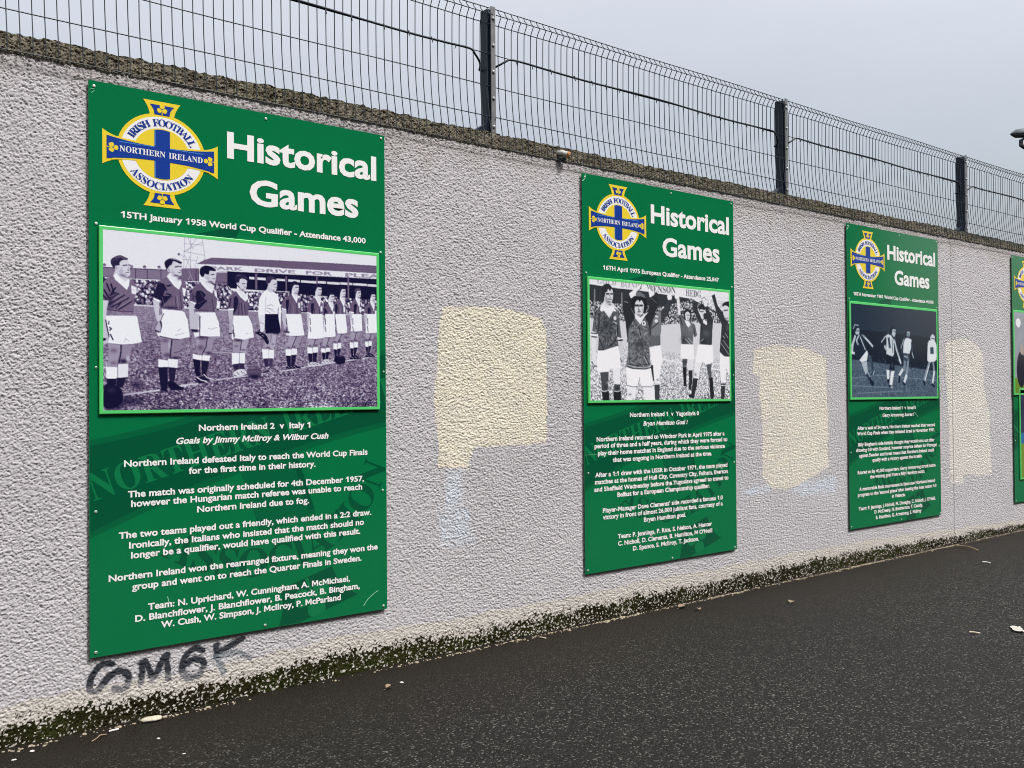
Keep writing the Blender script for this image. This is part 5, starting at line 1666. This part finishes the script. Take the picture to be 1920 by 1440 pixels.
LINES = [
[('Northern Ireland 2  v  Italy 1', 0.1931, 0.4208, 0.3859),
 ('/Goals by Jimmy McIlroy & Wilbur Cush', 0.1495, 0.46, 0.363),
 ('Northern Ireland defeated Italy to reach the World Cup Finals', 0.0581, 0.5521, 0.3263),
 ('for the first time in their history.', 0.174, 0.4322, 0.3074),
 ('The match was originally scheduled for 4th December 1957,', 0.0646, 0.5433, 0.2718),
 ('however the Hungarian match referee was unable to reach', 0.07, 0.5387, 0.2548),
 ('Northern Ireland due to fog.', 0.1893, 0.4175, 0.2357),
 ('The two teams played out a friendly, which ended in a 2:2 draw.', 0.0489, 0.5601, 0.2004),
 ('Ironically, the Italians who insisted that the match should no', 0.0663, 0.5426, 0.1816),
 ('longer be a qualifier, would have qualified with this result.', 0.0697, 0.5337, 0.1638),
 ('Northern Ireland won the rearranged fixture, meaning they won the', 0.0315, 0.5752, 0.1273),
 ('group and went on to reach the Quarter Finals in Sweden.', 0.0712, 0.5364, 0.108),
 ('Team: N. Uprichard, W. Cunningham, A. McMichael,', 0.0992, 0.5087, 0.0691),
 ('D. Blanchflower, J. Blanchflower, B. Peacock, B. Bingham,', 0.0765, 0.5316, 0.0511),
 ('W. Cush, W. Simpson, J. McIlroy, P. McParland', 0.1222, 0.4875, 0.0337)],
[('Northern Ireland 1  v  Yugoslavia 0', 0.1631, 0.4371, 0.3877),
 ('/Bryan Hamilton Goal !', 0.213, 0.3873, 0.3641),
 ('Northern Ireland returned to Windsor Park in April 1975 after a', 0.0424, 0.5472, 0.3282),
 ('period of three and a half years, during which they were forced to', 0.035, 0.5596, 0.3113),
 ('play their home matches in England due to the serious violence', 0.0465, 0.5483, 0.2929),
 ('that was ongoing in Northern Ireland at the time.', 0.0991, 0.4909, 0.2741),
 ('After a 1:1 draw with the USSR in October 1971, the team played', 0.0363, 0.5583, 0.2387),
 ('matches at the homes of Hull City, Coventry City, Fulham, Everton', 0.0352, 0.5598, 0.2208),
 ('and Sheffield Wednesday before the Yugoslavs agreed to travel to', 0.0327, 0.5624, 0.2023),
 ('Belfast for a European Championship qualifier.', 0.1143, 0.4809, 0.1843),
 ("Player-Manager Dave Clements' side recorded a famous 1:0", 0.0619, 0.5365, 0.1479),
 ('victory in front of almost 26,000 jubilant fans, courtesy of a', 0.0617, 0.5356, 0.1307),
 ('Bryan Hamilton goal.', 0.2118, 0.378, 0.112),
 ('Team: P. Jennings, P. Rice, S. Nelson, A. Hunter', 0.1147, 0.4876, 0.0777),
 ("C. Nicholl, D. Clements, B. Hamilton, M O'Neill", 0.1149, 0.4884, 0.0595),
 ('D. Spence, S. McIlroy, T. Jackson.', 0.1694, 0.4315, 0.0416)],
[('Northern Ireland 1  v  Israel 0', 0.1878, 0.4262, 0.3866),
 ('/Gerry Armstrong Scores !', 0.2042, 0.4113, 0.3628),
 ('After a wait of 24 years, Northern Ireland reached their second', 0.0507, 0.5599, 0.3228),
 ('World Cup Finals when they defeated Israel in November 1981.', 0.0485, 0.5594, 0.3047),
 ("Billy Bingham's side initially thought they would miss out after", 0.0538, 0.5547, 0.2685),
 ('drawing 0:0 with Scotland, however surprise defeats for Portugal', 0.041, 0.5691, 0.2504),
 ('against Sweden and Israel meant that Northern Ireland could', 0.0592, 0.5499, 0.232),
 ('qualify with a victory against the Israelis.', 0.1389, 0.4662, 0.2143),
 ('Roared on by 40,000 supporters, Gerry Armstrong struck home', 0.0486, 0.5596, 0.1771),
 ('the winning goal from a Billy Hamilton assist.', 0.1235, 0.4836, 0.1591),
 ('A memorable finals tournament in Spain saw Northern Ireland', 0.0566, 0.5543, 0.1222),
 ("progress to the 'second phase' after beating the host nation 1:0", 0.0481, 0.5636, 0.1034),
 ('in Valencia.', 0.2591, 0.3478, 0.0852),
 ("Team: P. Jennings, J. Nicholl, M. Donaghy, C. Nicholl, J. O'Neill,", 0.052, 0.5563, 0.058),
 ('D. McCreery, N. Brotherston, T. Cassidy,', 0.1476, 0.4651, 0.0404),
 ('B. Hamilton, G. Armstrong, S. McIlroy', 0.1555, 0.4559, 0.0211)]]
CAP = .0113 * K
def photo_sheet(parent, picture, u0, u1, v0, v1, y, w, h):
    xs_ = np.linspace(u0, u1, w); zs_ = np.linspace(v1, v0, h); XX, ZZ = np.meshgrid(xs_, zs_); v = np.arange(w * h).reshape(h, w)
    F = np.stack([v[:-1, :-1], v[1:, :-1], v[1:, 1:], v[:-1, 1:]], -1).reshape(-1, 4)
    return np_mesh('photograph', np.stack([XX, np.full_like(XX, y), ZZ], -1).reshape(-1, 3), F, m_print, parent, picture.reshape(-1, 3))
def make_sign(x, z, label, date, lines, pic=None, tone_=None, pics=None):
    t = empty('sign_board', (x, 0, z)); tag(t, label, 'sign', 'historical games sign boards on the wall')
    mb = MB(); bx = .004; pts = [(0, 0), (SW, 0), (SW, SH), (0, SH)]
    mb.box(0, SW, .0003, .0042, 0, SH, 1); mb.add([(0, 0, 0), (SW, 0, 0), (SW, 0, SH), (0, 0, SH)], [(0, 1, 2, 3)], 0)
    mb.build('panel', [m_green, m_edge], t)
    # faint large crest behind the words
    wm = MB(); th = math.radians(17.2); c, s = math.cos(th), math.sin(th); R = .32 * K; ux, uz = .312 * K, .382 * K; asp = 1.09
    def W_(p): return [(ux + (a * c - b * s) * R * asp, uz + (a * s + b * c) * R) for a, b in p]
    def put(p, lay, mi):
        q = clip_poly(W_(p), .004, SW - .004, .004, SH - .004)
        if q: wm.add([(a, -.0004 - .0003 * lay, b) for a, b in q], poly_tris(q), mi)
    put([(a, b) for a, b in arm(.200, .30, .0, 1.23, 0)], 0, 1); put(arm(.200, .30, .0, 1.23, 2), 0, 1)
    put(arm(.165, .27, 0, 1.205, 0), 1, 0); put(arm(.165, .27, 0, 1.205, 2), 1, 0)
    put(arm(.172, .275, .96, 1.205, 1), 0, 0); put(arm(.172, .275, .96, 1.205, 3), 0, 0)
    put([(-.175, -.60), (.175, -.60), (.175, -.205), (-.175, -.205)], 0, 1); put([(-.175, .205), (.175, .205), (.175, .60), (-.175, .60)], 0, 1)
    put([(.135, -.57), (.175, -.57), (.175, -.205), (.135, -.205)], 1, 0)
    for p in clover(0, -1.09, .125, 180): put(p, 1, 2)
    o, x0, x1 = text_layout('NORTHERN IRELAND', 'serif')
    for ch, gx_ in o:
        V, F = glyph_tris('serif', ch)
        P = [(-.94 + (gx_ + a - x0) / (x1 - x0) * 1.88, -.078 + b / CAPH['serif'] * .150) for a, b in V]; Q = W_(P)
        for f in F:
            q = clip_poly([Q[i] for i in f], .004, SW - .004, .004, SH - .004)
            if q and len(q) >= 3: wm.add([(a, -.0010, b) for a, b in q], [tuple(range(len(q)))], 2)
    for P, F in arc_text('ASSOCIATION', .868, -146, -34, .165, False):
        Q = W_(P)
        for f in F:
            q = clip_poly([Q[i] for i in f], .004, SW - .004, .004, SH - .004)
            if q and len(q) >= 3: wm.add([(a, -.0007, b) for a, b in q], [tuple(range(len(q)))], 0)
    wm.build('watermark', m_wm, t)
    # crest
    cr = MB(); ra, rb, cx_, cz_ = .0806 * K, .0739 * K, .1271 * K, .8885 * K
    for lay, k, p in crest_layers(): cr.add([(cx_ + a * ra, -.0014 - .0003 * lay, cz_ + b * rb) for a, b in p], poly_tris(p), CRK.index(k))
    for P, F in arc_text('IRISH FOOTBALL', .695, 154, 24.5, .165) + arc_text('ASSOCIATION', .868, -145, -34, .165, False):
        cr.add([(cx_ + a * ra, -.0036, cz_ + b * rb) for a, b in P], F, CRK.index('B'))
    add_text(cr, 'NORTHERN IRELAND', 'serif', cx_ - .935 * ra, cx_ + .93 * ra, cz_ - .072 * rb, .142 * rb, -.0038, CRK.index('W'))
    cr.build('crest', CRL, t)
    for s_, u0, u1, v in (('Historical', .2499, .5774, .9026), ('Games', .2946, .5338, .8192)):
        hd = MB(); add_text(hd, s_, 'sans', u0 * K, u1 * K, v * K, .0487 * K, -.0014); hd.build('heading_word', m_letter, t)
    if date:
        dl = MB(); add_text(dl, date[0], 'sans', date[1] * K, date[2] * K, date[3] * K, .0111 * K, -.0014); dl.build('date_line', m_letter, t)
    if lines:
        for s_, u0, u1, v in lines:
            tx = MB(); add_text(tx, s_.lstrip('/'), 'sans', u0 * K, u1 * K, v * K, CAP, -.0014, 0, .26 if s_[0] == '/' else 0)
            tx.build('text_line', m_letter, t)
    # raised picture panels
    PY = -.013
    for (u0, u1, v0, v1, bw, picture, w, h) in (pics or []):
        f = 1 + PY / 4.4092
        def sc(u, v): return (CAM.x - x + (u * K - CAM.x + x) * f, CAM.z - z + (v * K - CAM.z + z) * f)
        (a0, c0), (a1, c1) = sc(u0, v0), sc(u1, v1); b = bw * K
        fr_ = MB(); bev = .003
        outer = [(a0, c0), (a1, c0), (a1, c1), (a0, c1)]; o2 = [(a0 + bev, c0 + bev), (a1 - bev, c0 + bev), (a1 - bev, c1 - bev), (a0 + bev, c1 - bev)]; inn = [(a0 + b, c0 + b), (a1 - b, c0 + b), (a1 - b, c1 - b), (a0 + b, c1 - b)]
        v = [(p_[0], -.0030, p_[1]) for p_ in outer] + [(p_[0], PY + .0015, p_[1]) for p_ in outer] + [(p_[0], PY, p_[1]) for p_ in o2] + [(p_[0], PY, p_[1]) for p_ in inn] + [(p_[0], PY + .0012, p_[1]) for p_ in inn]
        fc = []
        for i in range(4):
            j = (i + 1) % 4
            for l in range(4): fc.append((4 * l + i, 4 * l + j, 4 * l + 4 + j, 4 * l + 4 + i))
        fc.append((16, 17, 18, 19)); fr_.add(v, fc)
        pn = fr_.build('picture_panel', m_frame, t)
        photo_sheet(pn, picture, a0 + b, a1 - b, c0 + b, c1 - b, PY + .0006, w, h)
    # screws
    spots = [(.0095, .990), (.33, .990), (.588, .992), (.012, .752), (.586, .752), (.012, .50), (.5925, .50), (.0115, .25), (.589, .25), (.0095, .008), (.322, .0065), (.589, .0075)]
    for i, (u, v) in enumerate(spots):
        u += random.uniform(-.0015, .0015); v += random.uniform(-.001, .001); r = .0068
        if .02 < v < .72 and v > .3: r = .0055
        sm_ = MB(); sm_.lathe([(r, 0), (r, -.0012), (r * .82, -.0030), (r * .42, -.0038)], (u * K, -.0004, v * K), 'y', 14, 0)
        sm_.lathe([(r * .40, -.0005), (r * .40, -.0040)], (u * K, -.0004, v * K), 'y', 8, 1 if v < .6 else 0)
        sm_.build('screw', [m_screw, m_recess], t, smooth=False)
    return t

NAVY = [(10, 11, 44), (46, 40, 76), (108, 94, 124), (182, 182, 204), (240, 247, 255)]
GREY = [(20, 22, 26), (60, 64, 70), (118, 122, 130), (190, 194, 204), (244, 246, 252)]
STEEL = [(8, 18, 34), (48, 66, 86), (112, 130, 148), (180, 194, 206), (236, 244, 250)]
P1 = tone(paint_photo(PHOTOS[0], 600, 345, .93, 11), NAVY)
P2 = tone(paint_photo(PHOTOS[1], 400, 224, .93, 12), GREY)
P3 = tone(paint_photo(PHOTOS[2], 260, 150, .12, 13), STEEL)
def paint_colour(w, h, upper):
    yy, xx = np.mgrid[0:h, 0:w].astype(float); yy /= h; xx /= w; r = np.random.default_rng(3); n = fbm(xx * 9, yy * 9, 401)
    if upper:
        A = np.stack([.22 + .12 * n, .25 + .12 * n, .31 + .12 * n], -1); grass = np.stack([.10 + .08 * n, .20 + .12 * n, .02 + .02 * n], -1)
        A = np.where((yy > .80)[..., None], grass, A)
        def el(cx_, cy_, rx, ry, c): 
            m = (((xx - cx_) / rx) ** 2 + ((yy - cy_) / ry) ** 2 < 1)[..., None]; A[:] = np.where(m, np.array(c), A)
        for cx_ in (.12, .36, .62, .85):
            el(cx_, .70, .085, .22, (.015, .018, .035)); el(cx_ + .02, .46, .035, .06, (.42, .32, .25)); el(cx_ + .02, .42, .035, .035, (.35, .35, .36))
        el(.075, .13, .045, .055, (.80, .84, .86))
    else:
        A = np.stack([.02 + .03 * n, .025 + .03 * n, .06 + .05 * n], -1); A = np.where((yy > .48)[..., None], np.stack([.02 + .02 * n, .12 + .05 * n, .30 + .1 * n], -1), A)
        A = np.where((yy > .60)[..., None], np.stack([.12 + .08 * n, .22 + .1 * n, .02 + .02 * n], -1), A)
    return A
PANEL = (.0172, .5832, .4195, .7490, .0063)
s1 = make_sign(0, GZ, 'nearest green sign board, team lined up in its photograph, above the graffiti', ('15TH January 1958 World Cup Qualifier - Attendance 43,000', .0535, .5506, .7667), LINES[0], pics=[PANEL + (P1, 600, 345)])
s2 = make_sign(1.1724 * K, GZ + .0017 * K, 'green sign board whose photograph shows players raising their arms, dated 1975', ('16TH April 1975 European Qualifier - Attendance 25,847', .0703, .5299, .7635), LINES[1], pics=[(.0165, .581, .4247, .7428, .0066, P2, 400, 224)])
s3 = make_sign(2.3550 * K, GZ + .0033 * K, 'green sign board with a dark night match photograph, dated 1981', ('18TH November 1981 World Cup Qualifier - Attendance 40,000', .0364, .5609, .7655), LINES[2], pics=[(.0140, .5895, .4217, .7460, .0078, P3, 260, 150)])
s4 = make_sign(3.5515 * K, GZ + .0007 * K, 'farthest green sign board with colour photographs, cut by the right picture edge', None, None, pics=[(.010, .50, .434, .779, .0075, paint_colour(160, 110, True), 160, 110), (.055, .58, .09, .462, .0075, paint_colour(120, 90, False), 120, 90)])
# pale scratches on the boards
def scratch(sign, pts, r):
    mb = MB(); mb.tube(smooth_open([(a * K, -.0006, b * K) for a, b in pts], 4), r, 5); mb.build('scratch', m_scr, sign)
scratch(s1, [(.5405, .0135), (.551, .026), (.566, .036), (.5755, .0405)], .0012)
scratch(s1, [(.0005, .983), (.0095, .986)], .001); scratch(s1, [(.0045, .9775), (.010, .983)], .001); scratch(s1, [(.137, .077), (.134, .088)], .002)
scratch(s2, [(.001, .979), (.010, .987), (.0125, .999)], .0022); scratch(s2, [(.003, .296), (.12, .297), (.26, .303)], .0007)
scratch(s3, [(.002, .978), (.010, .986), (.012, .994)], .0026); scratch(s3, [(.418, .375), (.432, .365), (.44, .358)], .003)
scratch(s2, [(.30, .188), (.31, .199), (.33, .203)], .001); scratch(s1, [(.30, .068), (.309, .076)], .001)

# ------------------------------------------------------------------ mesh fence on the wall
m_wire = material('coated_wire', (.010, .020, .030), rough=.45, spec=.5, noise=.2, nscale=12)
m_post = material('coated_steel', (.006, .014, .031), rough=.5, spec=.3, noise=.2, nscale=6)
m_bar = material('galvanised_bar', (.20, .205, .21), rough=.5, metal=.4, noise=.2, nscale=14)
m_bolt = material('zinc_bolt', (.55, .56, .56), rough=.35, metal=.8)
fence = empty('mesh_fence', (3.2, .06, Z_TOP)); tag(fence, 'dark welded mesh fence with bent top edge standing along the wall top', 'fence')
FO = Vector((3.2, .06, Z_TOP))
def FZ(v): return v * K + GZ
POST = [(-.258 + 1.147 * i) * K for i in range(6)]; POST[2] = 2.0335 * K; POST[3] = 3.183 * K; POST[4] = 4.332 * K; POST[5] = 5.48 * K; POST = [-1.405 * K] + POST
PROF = [(1.0198, -.0040), (1.0211, -.0040), (1.0560, -.0010), (1.0931, .0052), (1.130, .0095), (1.1665, .0115), (1.2406, .0130), (1.3020, .0120), (1.3117, .0112), (1.3200, .0070), (1.3285, .0015), (1.3308, .0008), (1.3332, .0015), (1.3410, .0085), (1.3484, .0118), (1.3496, .0120)]
RAILS = [1.0211, 1.0931, 1.1665, 1.2406, 1.3117, 1.3308, 1.3484]
def prof_y(z): return float(np.interp(z, [a for a, b in PROF], [b for a, b in PROF]))
for i in range(len(POST) - 1):
    x0, x1 = POST[i], POST[i + 1]; mb = MB(); n = 57; wob = random.uniform(-.004, .004)
    first = x0 + .0298 * K; pitch = (x1 - x0 - .0135 * K) / n
    lo, hi = x0 + .014 * K, x1 + .004 * K
    ph = random.random() * 6
    for k in range(n):
        xw = first + k * pitch
        if xw > x1 + .01: break
        dy = .0025 * math.sin(xw * 1.9 + ph); tw = random.uniform(-.0003, .0003)
        mb.tube([(xw + tw * (j % 3), b * K + dy * (1 if a < 1.2 else .3), FZ(a)) for j, (a, b) in enumerate(PROF)], .0026, 4, cap=False)
    for z in RAILS:
        pts = [(lo + (hi - lo) * t, prof_y(z) * K - .0045 + .004 * math.sin((lo + (hi - lo) * t) * 1.9 + ph) * (1 if z < 1.2 else .3), FZ(z) + .0025 * math.sin(t * 9 + ph + z * 50)) for t in np.linspace(0, 1, 15)]
        mb.tube(pts, .0029, 5)
    o = mb.build('mesh_panel', m_wire, fence, smooth=True); o.location = -FO
for i, px in enumerate(POST):
    mb = MB(); x0, x1 = px, px + .0180 * K; y0, y1 = .0150 * K, .0425 * K; zt = FZ(1.3480); zb = FZ(1.0615)
    e_ = .004
    ring = [(x0 + e_, y0), (x1 - e_, y0), (x1, y0 + e_), (x1, y1 - e_), (x1 - e_, y1), (x0 + e_, y1), (x0, y1 - e_), (x0, y0 + e_)]
    v = [(a, b, zb - .06) for a, b in ring] + [(a, b, zt) for a, b in ring]
    mb.add(v, [(k, (k + 1) % 8, 8 + (k + 1) % 8, 8 + k) for k in range(8)] + [tuple(range(8, 16))])
    po = mb.build('post', m_post, fence); po.location = -FO
    b2_ = MB(); b2_.box(x0 + .010, x0 + .018, y0 - .006, y0 - .0005, zb + .01, zt - .02); b2_.build('cover_strip', m_post, po)
    bb = MB(); xa, xb = x0 + .004 * K + .002, x0 + .0175 * K
    bb.box(xa, xb, y0 - .020, y0 - .0145, FZ(1.0575), zt + .012); bar = bb.build('clamp_bar', m_bar, po)
    for zz in (1.325, 1.262, 1.200, 1.138, 1.072):
        bt = MB(); bt.lathe([(.0095, 0), (.0095, -.005), (.006, -.0075)], ((xa + xb) / 2, y0 - .0205, FZ(zz)), 'y', 8); bt.build('bolt', m_bolt, bar)
    pl_ = MB(); pl_.box(x0 - .045, x1 + .035, y0 - .012, y1 + .03, zb - .016, zb - .006)
    pl_.prism([(x0 - .085, zb - .004), (x0 - .0005, zb - .004), (x0 - .0005, zb + .05)], y0 + .006, y1 - .006)
    pl_.build('base_plate', m_post, po)
# cable tied to the third rail, ducking behind each post
m_cable = material('black_cable', (.008, .016, .022), rough=.5, spec=.4)
cz = FZ(1.2406) - .001; pts = []
for i in range(len(POST) - 1):
    x0, x1 = POST[i], POST[i + 1]; yf = prof_y(1.2406) * K - .012
    pts += [(x0 + .000, .112, cz - .072), (x0 + .060, .095, cz - .060), (x0 + .085, .045, cz - .045), (x0 + .125, yf + .006, cz - .018), (x0 + .16, yf, cz - .002)]
    pts += [(x0 + .16 + (x1 - x0 - .30) * t, yf + .002 * math.sin(9 * t), cz + .004 * math.sin(12 * t + i)) for t in np.linspace(.04, 1, 18)]
    pts += [(x1 - .10, yf + .004, cz - .022), (x1 - .055, yf + .02, cz - .055), (x1 - .03, .07, cz - .072)]
mb = MB(); mb.tube(smooth_open(pts, 3), .0062, 7); cable = empty('cable', (3.2, .02, cz)); tag(cable, 'black cable strapped along the middle wire of the mesh fence', 'cable')
o = mb.build('sheath', m_cable, cable, smooth=True); o.location = -Vector((3.2, .02, cz))
nt_ = 0
for i in range(1, len(POST) - 2):
    x0, x1 = POST[i], POST[i + 1]; q = x0 + .20
    while q < x1 - .1 and nt_ < 98:
        if -.6 < q < 9.6:
            mb = MB(); yf = prof_y(1.2406) * K - .012; mb.lathe([(.0066, -.0022), (.0066, .0022)], (q, yf + .001, cz + .002), 'x', 8)
            mb.tube([(q, yf - .006, cz - .004), (q + random.uniform(-.003, .003), yf - .008, cz - .014), (q + random.uniform(-.006, .006), yf - .007, cz - .027)], [.0034, .0030, .0018], 4)
            mb.build('cable_tie', m_cable, cable).location = -Vector((3.2, .02, cz)); nt_ += 1
        q += random.choice((.122, .15, .15, .158, .2))

# capped pipe stub poking out of the wall under the coping
fx, fz = wpt((1.105, 1.0315)); pf = empty('pipe_stub', (fx, .002, fz)); pf.scale = (.78, .78, .78); pf.rotation_euler = (0, math.radians(22), 0); tag(pf, 'short capped pipe stub with a rusty end poking out below the coping', 'pipe')
m_pvc = material('weathered_plastic', (.50, .52, .48), rough=.6, noise=.2, nscale=40); m_rust = material('rusty_end', (.42, .20, .08), rough=.85, noise=.35, nscale=90); m_rub = material('dark_rubber', (.03, .038, .045), rough=.6)
mb = MB(); mb.tube([(-.055, .03, .004), (-.03, -.02, .008), (.0, -.045, .006)], [.020, .022, .024], 12); mb.build('pipe', m_pvc, pf, smooth=True)
mb = MB(); mb.tube([(.0005, -.0453, .006), (.006, -.050, .0055), (.016, -.059, .004)], [.0268, .0272, .0235], 12); mb.build('end_cap', m_rust, pf, smooth=True)
mb = MB(); mb.tube([(-.035, .03, -.030), (-.020, -.008, -.033), (.004, -.022, -.036)], [.020, .021, .018], 10); mb.tube([(.006, -.023, -.036), (.012, -.026, -.0365)], [.019, .019], 10); mb.build('rubber_sleeve', m_rub, pf, smooth=True)

# ------------------------------------------------------------------ street lamp beyond the wall
lamp = empty('street_lamp', (22.6, 4.4, 0), math.radians(-39.2)); tag(lamp, 'grey street lamp head with a dark bracket beyond the fence at the right edge', 'street lamp')
m_lamp = material('lamp_casing', (.075, .095, .115), rough=.5, noise=.2, nscale=5); m_lens = material('lamp_lens', (.06, .06, .06), rough=.25, spec=.5); m_dark = material('dark_bracket', (.012, .013, .02), rough=.6)
LT = Vector((21.364, 5.433, 7.249)) - Vector((22.6, 4.4, 0)); rot_ = Matrix.Rotation(math.radians(39.2), 4, 'Z'); lt = rot_ @ LT     # tip of the head in the lamp's own frame (x runs along the head)
def half_shell(prof, up):
    mb = MB(); n = 12; v = []
    for (x, w, h) in prof:
        for k in range(n + 1):
            a = math.pi * k / n; v.append((lt.x + x, lt.y - w * math.cos(a), lt.z + (h if up else -h) * math.sin(a) ** .8))
    f = [(i * (n + 1) + k, i * (n + 1) + k + 1, (i + 1) * (n + 1) + k + 1, (i + 1) * (n + 1) + k) for i in range(len(prof) - 1) for k in range(n)]
    f += [tuple(range(n, -1, -1)), tuple((len(prof) - 1) * (n + 1) + k for k in range(n + 1))]
    mb.add(v, f); return mb
half_shell([(0, .01, .004), (.05, .06, .04), (.12, .10, .095), (.25, .125, .12), (.5, .13, .13), (.75, .10, .12), (.95, .06, .07)], True).build('canopy', m_lamp, lamp, smooth=True)
half_shell([(.005, .01, .004), (.06, .06, .045), (.14, .095, .085), (.3, .11, .085), (.5, .11, .075), (.62, .08, .03)], False).build('lens', m_lens, lamp, smooth=True)
mb = MB(); mb.tube(smooth_open([(lt.x + .85, lt.y, lt.z + .01), (lt.x + 1.3, lt.y, lt.z - .05), (lt.x + 1.62, lt.y, lt.z - .35), (lt.x + 1.68, lt.y, lt.z - .9)], 5), .035, 10); mb.build('arm', m_lamp, lamp, smooth=True)
mb = MB(); mb.lathe([(.09, 0), (.085, 1.2), (.06, 1.25), (.042, lt.z - .7)], (lt.x + 1.68, lt.y, 0), 'z', 14); mb.build('pole', m_lamp, lamp, smooth=True)
mb = MB(); bx_, bz_ = lt.x + .228, lt.z - .215
hexo = [(0, .09), (.13, .15), (.42, .15), (.55, .09), (.55, -.02), (.42, -.08), (.13, -.14), (0, -.05)]; hexi = [(.045, .055), (.14, .105), (.41, .105), (.50, .06), (.50, .0), (.41, -.04), (.14, -.09), (.045, -.03)]
v = [(bx_ + a, lt.y + d, bz_ + b) for d in (-.05, .05) for P_ in (hexo, hexi) for a, b in P_]
f = []
for k in range(8):
    j = (k + 1) % 8; f += [(k, 8 + k, 8 + j, j), (16 + k, 16 + j, 24 + j, 24 + k), (k, j, 16 + j, 16 + k), (8 + k, 24 + k, 24 + j, 8 + j)]
mb.add(v, f); mb.tube([(bx_ + .50, lt.y, bz_ + .03), (lt.x + 1.68, lt.y, bz_ + .03)], .03, 8); mb.build('bracket', m_dark, lamp)

# ------------------------------------------------------------------ what stands opposite (mirrored in the glossy boards)
m_clad = material('grey_cladding', (.035, .040, .050), rough=.7, noise=.1, nscale=2); m_brick = material('dark_brick', (.06, .035, .028), rough=.9, noise=.3, nscale=8); m_glass = material('dark_glass', (.01, .012, .015), rough=.15)
st = empty('grandstand', (5, -16, 0)); tag(st, 'long dark clad grandstand building facing the wall across the roadway', 'building')
mb = MB(); prof = []
x = -30.0; ST = Vector((5, -16, 0))
while x < 31.2:
    mb.box(x - 5, min(x + .55, 31.2) - 5, 2.0, 2.06, 2.6, 11.0); x += .6
mb.box(-35, 26.2, -10, 1.999, 2.6, 11.3); mb.build('cladding', m_clad, st)
mb = MB(); mb.box(-35, 26.15, -9.9, 1.95, -.5, 2.597); mb.build('plinth_wall', m_brick, st)
mb = MB(); mb.add([(-36, 2.9, 11.303), (26.9, 2.9, 11.303), (26.9, -10.6, 13.2), (-36, -10.6, 13.2), (-36, 2.9, 11.6), (26.9, 2.9, 11.6), (26.9, -10.6, 13.5), (-36, -10.6, 13.5)], [(0, 3, 2, 1), (4, 5, 6, 7), (0, 1, 5, 4), (1, 2, 6, 5), (2, 3, 7, 6), (3, 0, 4, 7)]); mb.build('roof', m_clad, st)
for k in range(12):
    mb = MB(); mb.box(-33 + 5 * k, -31 + 5 * k, 2.062, 2.10, 5.2, 6.4); w_ = mb.build('window', m_glass, st)
for k in range(5):
    mb = MB(); mb.box(-30 + 12 * k, -28 + 12 * k, 1.952, 2.0, -.3, 2.3); mb.build('door', m_clad, st)
sh = empty('garden_wall', (40, -15.5, 0)); tag(sh, 'low dark brick wall running on from the end of the grandstand', 'wall')
mb = MB(); mb.box(-8.75, 14, -.2, .1, -.5, 2.8); mb.build('brickwork', m_brick, sh)
mb = MB(); mb.box(-8.8, 14.05, -.26, .16, 2.803, 2.92); mb.build('coping', m_conc if False else m_clad, sh)
